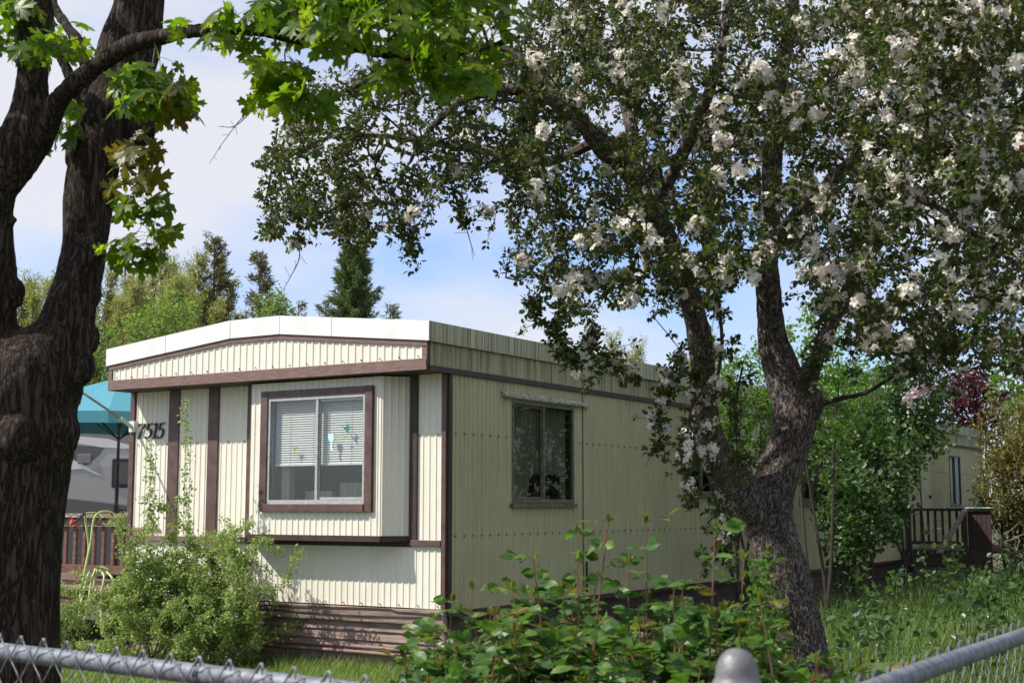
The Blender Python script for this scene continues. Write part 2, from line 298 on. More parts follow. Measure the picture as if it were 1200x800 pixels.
M['grass'] = leafmat('grass_blade', [(0.09, 0.16, 0.025), (0.12, 0.21, 0.035), (0.16, 0.23, 0.05), (0.24, 0.24, 0.09)], 0.35, 0.5)
M['tall_grass'] = leafmat('tall_grass_blade', [(0.055, 0.11, 0.020), (0.08, 0.15, 0.028), (0.12, 0.19, 0.04), (0.19, 0.22, 0.075)], 0.35, 0.5)

# leaf shapes (x along, y across, z up)
T_leaf = ([(0,0,0),(.32,.27,.07),(.72,.21,.06),(1,0,-.04),(.72,-.21,.06),(.32,-.27,.07)], [(0,3,2,1),(0,5,4,3)])
T_leaf_w = ([(0,0,0),(.15,.25,.05),(.5,.40,.09),(.82,.22,.03),(1,0,-.08),(.82,-.22,.03),(.5,-.40,.09),(.15,-.25,.05),(.5,0,0)],
            [(0,8,2,1),(8,4,3,2),(0,7,6,8),(8,6,5,4)])
T_blade = ([(0,.5,0),(0,-.5,0),(.6,.38,.07),(.6,-.38,.07),(1,0,.25)], [(0,1,3,2),(2,3,4)])
T_spray = ([(0,0,0),(.45,.16,.03),(1,0,-.06),(.45,-.16,.03)], [(0,3,2,1)])
def _flower():
    V = [(0,0,0)]; F = []
    for k in range(5):
        a = 2*math.pi*k/5; c, s = math.cos(a), math.sin(a)
        b = len(V)
        for (u, v, w) in ((.5, .33, .20), (.95, .25, .26), (.95, -.25, .26), (.5, -.33, .20)): V.append((u*c-v*s, u*s+v*c, w))
        F.append((0, b+3, b+2, b+1, b))
    return V, F
T_flower = _flower()
def _maple():
    half = [(0.0,.0),(-.06,.10),(.02,.20),(-.10,.36),(.03,.36),(.10,.46),(.16,.36),(.30,.26),(.36,.40),(.34,.60),(.46,.52),(.60,.60),(.58,.44),(.66,.36),(.56,.24),(.60,.10),(.74,.20),(.88,.16),(.86,.08),(1.0,.0)]
    half = [(0.0,.0),(-.05,.07),(-.13,.30),(.0,.27),(.06,.40),(.13,.27),(.27,.20),(.30,.36),(.24,.56),(.38,.50),(.50,.62),(.53,.44),(.64,.38),(.53,.26),(.52,.12),(.68,.20),(.84,.16),(.82,.08),(1.02,.0)]
    V = [(.28, 0, .04)]; pts = half + [(x, -y) for (x, y) in half[-2:0:-1]]
    for (x, y) in pts:
        rr = math.hypot(x-.28, y); V.append((x, y*1.05, .04 - .30*rr*rr))
    n = len(pts); return V, [(0, 1+(i+1) % n, 1+i) for i in range(n)]
T_maple = _maple()

# ------------------------------------------------------------------ growth of branches towards points of a crown
def grow(seeds, attr, step=0.12, bow=0.10, sag=0.0, lift=0.0, rs=np.random.default_rng(3)):
    """seeds: (n,3) points on limbs. Returns nodes, parent, paths"""
    seeds = np.asarray(seeds, float); attr = np.asarray(attr, float)
    d0 = np.array([np.min(np.sum((seeds-a)**2, 1)) for a in attr]); attr = attr[np.argsort(d0)]
    cap = len(seeds)+len(attr)*14+100
    nd = np.zeros((cap, 3)); nd[:len(seeds)] = seeds; par = np.full(cap, -1); n = len(seeds); paths = []
    for a in attr:
        q = nd[:n]-a; dd = q[:, 0]**2+q[:, 1]**2+q[:, 2]**2; i = int(np.argmin(dd)); d = math.sqrt(dd[i])
        if d < step*0.35: continue
        k = max(2, min(13, int(d/step)+1)); v = a-nd[i]
        w = rs.normal(size=3); w -= v*(w@v)/(v@v+1e-9); w = w/(np.linalg.norm(w)+1e-9)*d*bow*rs.normal()
        w[2] += lift*d
        ids = [i]; prev = i
        for j in range(1, k+1):
            t = j/k; p = nd[i] + v*t + w*math.sin(math.pi*t) + rs.normal(size=3)*d*0.025*(j < k)
            p[2] -= sag*t*t*d*0.3
            nd[n] = p; par[n] = prev; prev = n; ids.append(n); n += 1
        paths.append(ids)
    return nd[:n], par[:n], paths
def twig_radii(nd, par, r0=0.0016, ex=0.45, rmax=0.05):
    n = len(nd); cnt = np.zeros(n); kids = np.zeros(n, int)
    for i in range(n):
        if par[i] >= 0: kids[par[i]] += 1
    cnt[kids == 0] = 1
    for i in range(n-1, -1, -1):
        if par[i] >= 0: cnt[par[i]] += cnt[i]
    return np.minimum(r0*np.maximum(cnt, 1)**ex, rmax), cnt
def twig_mesh(mb, nd, par, paths, rad, sides=4):
    for ids in paths:
        P = nd[ids]; r = rad[ids].copy(); r[0] = min(r[0], r[1]*1.15); r[-1] *= 0.6
        mb.tube(P, r, sides if r[0] > 0.004 else 3, cap=False)
def leaf_sites(nd, paths, rad, per, thr=0.006, spread=0.03, rs=rng):
    """points and outward directions along thin twigs"""
    P = []; D = []
    for ids in paths:
        for a, b in zip(ids[:-1], ids[1:]):
            if rad[b] > thr: continue
            k = rs.poisson(per)
            if k == 0: continue
            t = rs.random((k, 1)); P.append(nd[a]*(1-t)+nd[b]*t); D.append(np.repeat((nd[b]-nd[a])[None], k, 0))
    P = np.concatenate(P); D = unit(np.concatenate(D)); 
    return P + rs.normal(size=P.shape)*spread*0.3, D
def in_poly(poly, x, y):
    c = np.zeros(len(x), bool); n = len(poly)
    for i in range(n):
        x1, y1 = poly[i]; x2, y2 = poly[(i+1) % n]
        m = ((y1 > y) != (y2 > y)) & (x < (x2-x1)*(y-y1)/((y2-y1) or 1e-9)+x1); c ^= m
    return c
def poly_cloud(poly, n, Y0, Y1, rs=rng):
    """n points filling a crown whose outline is given in the photograph and which is really Y0..Y1 m away"""
    xs = [p[0] for p in poly]; ys = [p[1] for p in poly]; out = []
    while len(out) < n:
        x = rs.uniform(min(xs), max(xs), 4000); y = rs.uniform(min(ys), max(ys), 4000); m = in_poly(poly, x, y)
        for a, b in zip(x[m], y[m]):
            out.append(W(a, b, rs.uniform(Y0, Y1)))
            if len(out) >= n: break
    return np.array(out)
def blob_cloud(c, r, n, rs=rng, lump=0.35, inner=0.25, seed=0.0):
    d = rdir(n) if rs is rng else unit(rs.normal(size=(n, 3)))
    l = np.array([noise.noise(Vector((float(v[0])*1.7+seed, float(v[1])*1.7, float(v[2])*1.7))) for v in d])
    t = (inner + (1-inner)*rs.random(n)**0.5)*(1+lump*l*1.6)
    return np.array(c) + d*t[:, None]*np.array(r)
def pline(P, n):
    """smooth polyline through points with radius: (x,y,z,r)"""
    P = np.asarray(P, float); m = len(P); out = []
    for i in range(m-1):
        p0, p1, p2, p3 = P[max(i-1, 0)], P[i], P[i+1], P[min(i+2, m-1)]
        for k in range(n):
            t = k/n; out.append(0.5*((2*p1)+(-p0+p2)*t+(2*p0-5*p1+4*p2-p3)*t*t+(-p0+3*p1-3*p2+p3)*t**3))
    out.append(P[-1]); return np.array(out)
def limb_px(pts, n=5):
    """pts: (px, py, halfwidth px, Y) -> smooth (x,y,z,r)"""
    return pline([[*W(a, b, Y), r*Y/FPX] for (a, b, r, Y) in pts], n)
def trunk_from(limbs, name, mat, parent, voxel=0.012, ridge=0.006, knobs=()):
    mb = MB()
    for L_ in limbs: mb.tube(L_[:, :3], L_[:, 3], 14)
    for (p, r) in knobs:
        bm = bmesh.new(); bmesh.ops.create_icosphere(bm, subdivisions=2, radius=r); 
        V = np.array([v.co for v in bm.verts])*np.array([1, 1, 1.25])+p; F = [[v.index for v in f.verts] for f in bm.faces]; bm.free(); mb.add(V, F)
    o = mb.build(name, mat, parent)
    m = o.modifiers.new('r', 'REMESH'); m.mode = 'VOXEL'; m.voxel_size = voxel
    s = o.modifiers.new('s', 'SMOOTH'); s.iterations = 4; s.factor = 0.6
    bpy.context.view_layer.update(); dg = bpy.context.evaluated_depsgraph_get()
    me = bpy.data.meshes.new_from_object(o.evaluated_get(dg)); o.modifiers.clear(); o.data = me; me.name = name
    n = len(me.vertices); co = np.empty(n*3, np.float32); me.vertices.foreach_get('co', co); co = co.reshape(-1, 3)
    no = np.empty(n*3, np.float32); me.vertex_normals.foreach_get('vector', no); no = no.reshape(-1, 3)
    for i in range(n):
        x, y, z = map(float, co[i])
        a = noise.fractal(Vector((x*26, y*26, z*4.0)), 1.0, 2.0, 3)
        b = noise.noise(Vector((x*7, y*7, z*4))); c = noise.noise(Vector((x*60, y*60, z*20)))
        co[i] += no[i]*(0.7*ridge*(1-2.2*abs(a)) + 2.0*ridge*b + 0.3*ridge*c)
    me.vertices.foreach_set('co', co.ravel()); me.update(); me.shade_smooth()
    if not me.materials: me.materials.append(mat)
    return o

# ------------------------------------------------------------------ ground
g = MB(); n_ = 60
xs = np.concatenate([np.linspace(-150, -12, 8), np.linspace(-10, 16, 53), np.linspace(20, 150, 8)]); ys = np.concatenate([np.linspace(-60, 0, 5), np.linspace(1, 34, 67), np.linspace(40, 240, 10)])
V = []; F = []
for j, y in enumerate(ys):
    for i, x in enumerate(xs):
        V.append((x, y, 0.05*noise.noise(Vector((x*.5, y*.5, 0))) - 0.02))
for j in range(len(ys)-1):
    for i in range(len(xs)-1):
        a = j*len(xs)+i; F.append((a, a+1, a+1+len(xs), a+len(xs)))
g.add(V, F); kind(g.build('ground', M['ground'], smooth=True), 'structure')

# ------------------------------------------------------------------ mobile home
home = thing('mobile_home', 'long single wide cream and brown ribbed metal mobile home numbered 7515', 'mobile home', (*HC, 0), math.pi/2-AZ)
WID, LEN, OV = 4.27, 21.2, 0.33
def corr(mb, o, du, nr, u0, u1, zb, zt, pitch=0.075, dep=0.009, off=0.0):
    o, du, nr = (np.array(v, float) for v in (o, du, nr))
    k0, k1 = int(math.floor((u0-off)/pitch))-1, int(math.ceil((u1-off)/pitch))+1
    U = []; Hh = []
    for k in range(k0, k1+1):
        for a, h in ((0, 0), (.58, 0), (.70, 1), (.88, 1)): U.append(off+(k+a)*pitch); Hh.append(h*dep)
    br = [u0] + [u for u in U if u0+1e-4 < u < u1-1e-4] + [u1]
    hh = np.interp(br, U, Hh); f0 = zb if callable(zb) else (lambda u: zb); f1 = zt if callable(zt) else (lambda u: zt)
    V = []; F = []
    for u, h in zip(br, hh):
        p = o+du*u+nr*h; V.append((p[0], p[1], f0(u))); V.append((p[0], p[1], f1(u)))
    for i in range(len(br)-1): a = 2*i; F.append((a, a+2, a+3, a+1))
    return mb.add(V, F)
FX, FY = (-1, 0, 0), (0, 1, 0)
def prof(y): return float(np.interp(y, [-.05, 1.80, 2.47, 4.32], [3.25, 3.435, 3.435, 3.25]))
m = MB()
corr(m, (0, 0, 0), FY, FX, 0.02, 4.25, 0.60, 1.18, dep=.0065)
for a, b in ((0.03, 0.36), (2.50, 2.96), (3.07, 3.54), (3.66, 4.23)): corr(m, (0, 0, 0), FY, FX, a, b, 1.22, 2.80, dep=.0065)
m.build('front_wall', M['siding_front'], home)
# bay
bay = MB(); bx = -0.22
for a, b, c, d in ((.62, .76, 1.27, 2.78), (2.06, 2.28, 1.27, 2.78), (.76, 2.06, 1.27, 1.55), (.76, 2.06, 2.64, 2.78)): corr(bay, (bx, 0, 0), FY, FX, a, b, c, d, dep=.0065)
for (p, q) in (((0, .43), (bx, .62)), ((bx, 2.28), (0, 2.47))):
    p, q = np.array(p), np.array(q); d = q-p; ln = np.linalg.norm(d); d /= ln; nr = (-d[1], d[0], 0)
    if nr[0] > 0: nr = (d[1], -d[0], 0)
    corr(bay, (p[0], p[1], 0), (d[0], d[1], 0), nr, 0, ln, 1.27, 2.78, 0.068, .008, .01)
bayo = bay.build('bay', M['siding_front'], home)
t = MB(); P = [(0.02, .40), (bx-.015, .61), (bx-.015, 2.29), (0.02, 2.50)]
for z0, z1, g_ in ((1.215, 1.268, 0.0),):
    V = [(x, y, z0) for x, y in P]+[(x, y, z1) for x, y in P]
    t.add(V, [(0, 1, 2, 3), (7, 6, 5, 4), (0, 4, 5, 1), (1, 5, 6, 2), (2, 6, 7, 3), (3, 7, 4, 0)])
t.build('trim', M['brown_dark'], bayo)
def window(parent, y0, y1, z0, z1, x, ax='y', trim=None, alu='alu', gl='glass', mull=None, tw=.09, tz=.075, blind=None):
    """window in the plane x (ax 'y') or y (ax 'x'); outward is -x or -y"""
    def B(mb, a, b, c, d, o0, o1):
        if ax == 'y': return mb.box((x-o1, a, c), (x-o0, b, d))
        return mb.box((a, x-o1, c), (b, x-o0, d))
    w = MB(); s = .028
    for a, b, c, d in ((y0, y0+s, z0, z1), (y1-s, y1, z0, z1), (y0+s, y1-s, z0, z0+s+.012), (y0+s, y1-s, z1-s, z1)): B(w, a, b, c, d, -.03, .022)
    mull = mull or (y0+y1)/2
    B(w, mull-.014, mull+.014, z0+s, z1-s, -.025, .017)
    # moving sash
    ya, yb = (y0+s, mull-.014)
    for a, b, c, d in ((ya, ya+.016, z0+.045, z1-s-.004), (yb-.016, yb, z0+.045, z1-s-.004), (ya+.016, yb-.016, z0+.045, z0+.064), (ya+.016, yb-.016, z1-s-.024, z1-s-.004)): B(w, a, b, c, d, -.022, -.003)
    wo_ = w.build('window', M[alu], parent)
    for a, b, dd in ((y0+s, mull-.014, .012), (mull+.014, y1-s, .0)):
        gm = MB(); gm.add([(x+dd, p, q) if ax == 'y' else (p, x+dd, q) for p, q in ((a, z0+s), (b, z0+s), (b, z1-s), (a, z1-s))], [(0, 3, 2, 1) if ax == 'y' else (0, 1, 2, 3)]); gm.build('pane', M[gl], wo_)
    if trim:
        f = MB(); o = .035
        for a, b, c, d, h in ((y0-tw, y0-.002, z0-tz, z1+tz, o), (y1+.002, y1+tw, z0-tz, z1+tz, o), (y0-.002, y1+.002, z1+.002, z1+tz, o-.004), (y0-.002, y1+.002, z0-tz, z0-.002, o+.012)): B(f, a, b, c, d, -.02, h)
        f.build('window_trim', M[trim], wo_, bevel=.003)
    r = MB(); e = .05; dpt = 1.1
    q = [(y0-e, z0-e), (y1+e, z0-e), (y1+e, z1+e), (y0-e, z1+e)]
    if ax == 'y': V = [(x+.03, a, b) for a, b in q]+[(x+dpt, a, b) for a, b in q]
    else: V = [(a, x+.03, b) for a, b in q]+[(a, x+dpt, b) for a, b in q]
    r.add(V, [(0, 1, 5, 4), (1, 2, 6, 5), (2, 3, 7, 6), (3, 0, 4, 7), (4, 5, 6, 7)]); r.build('room', M['interior'], wo_)
    return wo_, B
w1, B = window(bayo, .79, 2.03, 1.57, 2.62, bx-.004, 'y', 'brown', mull=1.395)
bl = MB()
for k in range(27):
    z = 2.585-k*.0235; a = .014
    bl.add([(bx+.055-.006, .83, z-a*.75), (bx+.055-.006, 1.99, z-a*.75), (bx+.055+.009, 1.99, z+a*.75), (bx+.055+.009, .83, z+a*.75)], [(0, 1, 2, 3)])
B(bl, .83, 1.99, 2.595, 2.62, -.075, -.045); B(bl, .83, 1.99, 1.945, 1.962, -.07, -.05)
for y in (1.02, 1.3, 1.5, 1.8): B(bl, y-.0015, y+.0015, 1.95, 2.6, -.049, -.047)
bl.build('blind', M['blind'], w1)
it = MB(); B(it, 1.86, 1.96, 1.60, 1.95, -.20, -.12); B(it, .85, 1.35, 1.60, 1.78, -.5, -.3); B(it, 1.45, 1.80, 1.60, 1.70, -.45, -.3); it.build('sill_things', M['curtain'], w1)
def flat_shape(name, pts, y, z, s, xx, mat, parent):
    mb = MB(); V = [(xx, y-p[0]*s, z+p[1]*s) for p in pts]+[(xx-.001, y-p[0]*s, z+p[1]*s) for p in pts]; n = len(pts)
    mb.add(V, [tuple(range(n)), tuple(range(2*n-1, n-1, -1))]+[(i, (i+1) % n, n+(i+1) % n, n+i) for i in range(n)]); return mb.build(name, mat, parent)
st_g = surf('green_bird_sticker', (0.02, 0.22, 0.13), (0.02, 0.20, 0.20), 30, .5); st_b = surf('pale_blue_sticker', (0.50, 0.78, 0.85), None, 5, .5); st_o = surf('olive_sticker', (0.22, 0.30, 0.10), (0.35, 0.30, 0.10), 30, .5); st_y = surf('lime_sticker', (0.35, 0.55, 0.10), None, 5, .5)
bird = [(-.5, .1), (-.15, .05), (-.1, .45), (.0, .15), (.15, .5), (.2, .12), (.35, .05), (.75, .28), (.45, -.08), (.2, -.3), (.05, -.45), (-.1, -.7), (-.12, -.35), (-.05, -.15), (-.25, -.02)]
flat_shape('sticker', [(-x, y) for x, y in bird], 1.02, 2.30, .10, bx-.0065, st_g, w1)['label'] = 'green hummingbird sticker'
flat_shape('sticker', [(0, .3), (.3, .1), (.2, -.3), (-.1, -.3), (-.25, 0)], 1.08, 2.215, .06, bx-.0065, st_y, w1)['label'] = 'small lime flower sticker'
flat_shape('sticker', [(-.3, .7), (-.08, .45), (.12, .7), (.3, .45), (.4, .1), (.2, -.2), (.12, -.75), (.3, -1.0), (.05, -1.1), (-.12, -.8), (-.02, -.25), (-.3, 0), (-.4, .35)], 1.225, 2.19, .10, bx-.0065, st_b, w1)['label'] = 'pale blue tulip shaped sticker'
flat_shape('sticker', [(-.5, .55), (-.1, .2), (0, .5), (.12, .2), (.5, .6), (.3, .05), (.65, -.1), (.15, -.12), (.05, -.9), (-.05, -.12), (-.55, -.15), (-.2, .05)], 1.70, 2.10, .085, bx+.0085, st_o, w1)['label'] = 'olive dragonfly sticker'
# trims on the front
def trimbox(a, b, mat='brown', name='trim'): m_ = MB(); m_.box(a, b); return m_.build(name, M[mat], home, bevel=.003)
trimbox((-.026, 0.005, .60), (.02, .055, 2.80), name='corner_trim'); trimbox((-.026, 4.205, .05), (.02, 4.275, 2.80), name='corner_trim')
for a, b, mt in ((.34, .43, 'brown_dark'), (2.47, 2.525, 'brown'), (2.94, 3.085, 'brown'), (3.52, 3.675, 'brown')): trimbox((-.022, a, 1.235), (.012, b, 2.80), mt, 'vertical_trim')
trimbox((-.034, .056, 1.175), (.01, .399, 1.232), 'brown', 'sill_trim'); trimbox((-.034, 2.503, 1.175), (.01, 4.204, 1.232), 'brown_faded', 'sill_trim'); trimbox((-.012, .399, 1.165), (.01, 2.503, 1.214), 'brown_dark', 'sill_trim')
# overhanging head of the front and along the side
gm = MB(); corr(gm, (-OV, 0, 0), FY, FX, .05, 4.22, 2.905, lambda y: prof(y)-.235, .088, .0075)
hd = gm.build('gable_panel', M['siding_front'], home)
fm = MB(); fm.box((-OV-.028, -.004, 2.798), (-OV, 4.274, 2.907)); fm.build('fascia', M['brown_faded'], home, bevel=.004)
def strip_y(mb, x0, x1, lo, hi, ys_):
    V = []
    for y in ys_: V += [(x0, y, prof(y)+lo), (x1, y, prof(y)+lo), (x1, y, prof(y)+hi), (x0, y, prof(y)+hi)]
    n = len(ys_); F = [(3, 2, 1, 0), tuple(4*(n-1)+i for i in range(4))]
    for i in range(n-1):
        a, b = 4*i, 4*i+4
        for j in range(4): k = (j+1) % 4; F.append((a+j, a+k, b+k, b+j))
    return mb.add(V, F)
YS = (0.0, .6, 1.2, 1.80, 2.47, 3.1, 3.7, 4.27)
tm = MB(); strip_y(tm, -OV-.020, -OV+.01, -.235, -.188, YS); tm.build('gable_trim', M['brown_faded'], home)
for a, b in ((-.002, .050), (4.222, 4.272)):
    tm = MB(); tm.box((-OV-.020, a, 2.908), (-OV+.01, b, 3.012)); tm.build('corner_trim', M['brown_faded'], home)
tm = MB(); strip_y(tm, -OV-.034, -OV+.05, -.185, 0.0, (-.036,)+YS[1:-1]+(4.306,)); cap = tm.build('roof_edge', M['cap_white'], home)
for y in (1.13, 1.80, 2.47, 3.4):
    sm = MB(); sm.box((-OV-.0365, y-.004, prof(y)-.184), (-OV-.034, y+.004, prof(y)-.002))
    sm.build('seam', M['seam'], cap)
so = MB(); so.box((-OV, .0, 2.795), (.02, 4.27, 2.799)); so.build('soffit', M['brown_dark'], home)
rf = MB(); V = []; F = []
for x in (-OV+.05, LEN):
    for y in (-.03,)+YS[1:-1]+(4.30,): V.append((x, y, prof(y)-.006))
n = len(YS)
for i in range(n-1): F.append((i, i+1, n+i+1, n+i))
rf.add(V, F); rf.build('roof', M['roofing'], home)
# side
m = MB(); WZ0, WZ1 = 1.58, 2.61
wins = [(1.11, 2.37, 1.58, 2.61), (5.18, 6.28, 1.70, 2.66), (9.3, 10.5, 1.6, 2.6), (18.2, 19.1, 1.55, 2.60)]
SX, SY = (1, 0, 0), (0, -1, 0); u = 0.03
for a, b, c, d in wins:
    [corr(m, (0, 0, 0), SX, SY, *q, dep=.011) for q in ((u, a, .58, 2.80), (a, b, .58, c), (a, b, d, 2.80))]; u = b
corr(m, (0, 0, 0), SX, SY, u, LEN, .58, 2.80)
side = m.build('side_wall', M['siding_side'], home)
m = MB(); m.box((.004, -.022, .58), (.05, .0, 2.79)); m.build('corner_trim', M['brown_dark'], home)
m = MB(); corr(m, (0, -.012, 0), SX, SY, -OV+.02, LEN, 2.843, 3.07, .15, .006); m.build('side_head', M['siding_head'], home)
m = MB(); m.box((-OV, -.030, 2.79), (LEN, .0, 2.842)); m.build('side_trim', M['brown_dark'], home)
m = MB(); m.box((-OV-.02, -.012, 2.842), (-OV+.02, -.0, 3.07)); m.build('head_corner', M['brown_dark'], home)
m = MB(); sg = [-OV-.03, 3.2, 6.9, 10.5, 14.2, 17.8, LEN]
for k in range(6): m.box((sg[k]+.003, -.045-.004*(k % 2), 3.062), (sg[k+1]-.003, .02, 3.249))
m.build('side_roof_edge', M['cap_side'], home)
for i, (a, b, c, d) in enumerate(wins):
    ws, B = window(home, a, b, c, d, 0.0, 'x', alu='alu_dirty', gl='glass_dark')
    cu = MB(); V = []; F = []; k = 40
    for j in range(k+1):
        xx = a+.03+(b-a-.06)*j/k; yy = .07+.012*math.sin(j*1.9); V += [(xx, yy, c+(.30 if 0.35 < j/k < .9 else .02)), (xx, yy, d-.02)]
    for j in range(k): F.append((2*j, 2*j+2, 2*j+3, 2*j+1))
    cu.add(V, F); cu.build('curtain', M['curtain'], ws)
    sl = MB(); sl.box((a-.02, -.045, c-.045), (b+.03, .0, c-.004)); sl.build('sill', M['alu_dirty'], ws)
hm = MB(); hm.add([(.93, -.008, 2.70), (2.68, -.008, 2.70), (2.68, -.055, 2.655), (.93, -.055, 2.655), (.93, -.055, 2.632), (2.68, -.055, 2.632), (2.68, -.008, 2.65), (.93, -.008, 2.65)],
    [(0, 1, 2, 3), (3, 2, 5, 4), (4, 5, 6, 7), (0, 3, 4, 7), (1, 6, 5, 2)]); hm.build('window_hood', M['awning'], home)
m = MB()
for z in (2.235, 1.27):
    x = .12
    while x < LEN:
        if not any(a-.02 < x < b+.02 and c < z < d for a, b, c, d in wins): m.box((x-.006, -.017, z-.006), (x+.006, -.008, z+.006))
        x += .15
for y in np.arange(.1, 4.2, .225):
    for z in (.625, 2.22):
        if z < 1.2 or not (.34 < y < 2.52): m.box((-.013, y-.005, z-.005), (-.004, y+.005, z+.005))
    m.box((-OV-.016, y-.006, 2.925), (-OV-.008, y+.006, 2.937))
o_ = m.build('screw_heads', M['black'], home); o_['kind'] = 'stuff'
for a in (2.585, 8.2):
    m = MB(); m.box((a, -.011, .60), (a+.007, -.004, 2.79)); m.build('sheet_joint', M['alu_dirty'], home)
m = MB(); corr(m, (0, WID, 0), SX, (0, 1, 0), .03, LEN, .1, 3.06); m.build('rear_side_wall', M['siding_front'], home)
m = MB(); m.box((LEN-.04, .0, .58), (LEN, WID, 3.06)); m.build('end_wall', M['siding_side'], home)
m = MB(); m.box((15.75, -.03, .80), (16.65, -.002, 2.72)); dr = m.build('door', M['cap_side'], home); m = MB(); m.box((16.5, -.07, 1.7), (16.56, -.03, 1.76)); m.build('handle', M['black'], dr)
# skirting
m = MB()
for k in range(5):
    z0 = .005+k*.09
    m.add([(-.012, .05, z0), (-.012, 4.2, z0), (.008, 4.2, z0+.088), (.008, .05, z0+.088), (.02, .05, z0), (.02, 4.2, z0)], [(0, 1, 2, 3), (4, 5, 1, 0)])
m.build('front_skirting', M['skirt'], home)
m = MB(); m.box((-.045, .005, .452), (.02, 4.2, .588)); m.build('skirting_board', M['skirt'], home, bevel=.006)
m = MB(); m.box((-.03, .004, .0), (.02, .055, .450)); m.build('skirting_post', M['skirt'], home)
for z in (.225, .175):
    m = MB(); m.tube([(-.06, y, z+.006*math.sin(y*2)+(y-2)*.012) for y in np.linspace(.25, 3.4, 14)], .021, 8); m.build('conduit', M['brown_faded'], home, smooth=True)
for q, z in enumerate((.575, .52)):
    m = MB(); m.tube([(-.056, y, z+.011*math.sin(y*2.3+q*2)-.02*(q == 0)*(y < .6)) for y in np.linspace(.02, 2.9, 50)], .0055, 5); m.build('cable', M['cable'], home, smooth=True)
m = MB()
for k in range(6):
    z0 = .0+k*.095; m.add([(.03, .045, z0), (LEN, .045, z0), (LEN, .065, z0+.092), (.03, .065, z0+.092)], [(0, 1, 2, 3)])
m.build('side_skirting', M['brown_dark'], home)  # same skirting as the front; its shade is put into this darker brown
m = MB(); m.box((.0, -.012, .53), (LEN, .07, .578)); m.build('base_rail', M['brown_dark'], home)
m = MB(); m.tube([(2.62, -.03, z) for z in np.linspace(.62, .95, 6)], .012, 6); m.build('cable', M['cable'], home)
# house number: slanted serif figures
def pen(mb, pts, s, oy, oz, xx, wt=.16, wn=.05, slant=.22):
    P = np.array([[a[0]+slant*a[1], a[1]] for a in pts], float); P = pline(np.c_[P, np.zeros((len(P), 2))], 5)[:, :2] if len(P) > 2 else P
    T = np.gradient(P, axis=0); T /= np.linalg.norm(T, axis=1, keepdims=True)+1e-9; w = wn+(wt-wn)*np.abs(T[:, 1]); Nn = np.c_[-T[:, 1], T[:, 0]]
    A, Bq = P+Nn*w[:, None]/2, P-Nn*w[:, None]/2; V = []; n = len(P)
    for q in (A, Bq):
        for v in q: V.append((xx-.012, oy-v[0]*s, oz+v[1]*s))
    for q in (A, Bq):
        for v in q: V.append((xx, oy-v[0]*s, oz+v[1]*s))
    F = []
    for i in range(n-1): F += [(i, i+1, n+i+1, n+i), (i, 2*n+i, 2*n+i+1, i+1), (n+i, n+i+1, 3*n+i+1, 3*n+i)]
    return mb.add(V, F)
G7 = [[(0, .82), (.04, 1.0)], [(.0, .96), (.28, .95), (.58, .97)], [(.58, .97), (.36, .60), (.22, .30), (.20, 0.)]]
G5 = [[(.16, .97), (.34, .95), (.56, .99)], [(.16, .97), (.10, .56)], [(.10, .56), (.26, .62), (.46, .54), (.53, .32), (.42, .08), (.22, .0), (.04, .06)], [(.04, .06), (.02, .14)]]
G1 = [[(.30, 1.0), (.30, .5), (.30, .03)], [(.10, .86), (.30, .97)], [(.14, .0), (.30, .02), (.48, .0)]]
zc = 2.285
for gl, name, oy in ((G7, 'number_seven', 4.165), (G5, 'number_five', 4.045), (G1, 'number_one', 3.945), (G5, 'number_five', 3.86)):
    mb = MB()
    for k, st in enumerate(gl): pen(mb, st, .165, oy, zc, -.011, .15, .06)
    mb.build(name, M['black'], home)
# worn maker's script, unreadable
mb = MB(); rs = np.random.default_rng(4); dc = surf('worn_red_script', (0.30, 0.14, 0.10), (0.40, 0.30, 0.22), 40, .7)
for k in range(7):
    y = 4.195-k*.062; pts = [(0, .2), (.25, .9 if k == 0 else .6), (.4, .1), (.6, .55), (.85, .15)]; pen(mb, [(a, b+rs.uniform(-.08, .08)) for a, b in pts], .06, y, 1.278, -.0105, .22, .12, .3)
for k in range(8): pen(mb, [(0, .3), (.4, .5), (.8, .25)], .03, 4.19-k*.05, 1.243, -.0105, .3, .25, .1)
mb.build('maker_script', dc, home)

# flag pole in its bracket
fp = thing('flag_pole', 'pale wooden flag pole angled up from its bracket at the left corner of the home', 'flag pole', tuple(H(-.03, 4.22, 2.42)), math.pi/2-AZ)
m = MB(); m.box((-.02, -.04, -.06), (.025, .04, .06)); m.tube([(-.02, 0, 0), (-.13, .05, .085)], .022, 10); m.build('bracket', M['white_plastic'], fp)
m = MB(); m.tube([(-.08, .03, .05), (-.95, .37, .62)], .0125, 8); m.build('pole', M['pole_wood'], fp, smooth=True)

# ------------------------------------------------------------------ deck with railing on the left
def P_(a, b, c): return tuple(np.array(v) for v in (a, b, c))
ld = thing('wooden_deck', 'brown wooden deck with worn railing beyond the left end of the home', 'deck', tuple(H(.25, 4.32, 0)), math.pi/2-AZ)
m = MB()
for k in range(20): m.box((.0+k*.145, 0, .62), (.138+k*.145, 4.0, .66))
m.build('floor', M['deck'], ld)
m = MB(); m.box((-.03, 0, .40), (.0, 4.0, .60)); m.box((.0, 3.97, .40), (2.9, 4.0, .60)); m.build('fascia', M['deck'], ld)
m = MB(); m.box((-.10, -.0, .60), (-.0, 4.0, .645)); m.build('edge_board', M['deck_worn'], ld)
m = MB(); m.box((-.09, 0.0, 1.42), (.06, 4.0, 1.465)); m.box((-.035, 0, 1.32), (.0, 4, 1.40)); m.build('top_rail', M['deck_worn'], ld)
m = MB(); m.box((-.035, 0.0, .79), (.035, 4.0, .88)); m.build('lower_rail', M['deck'], ld)
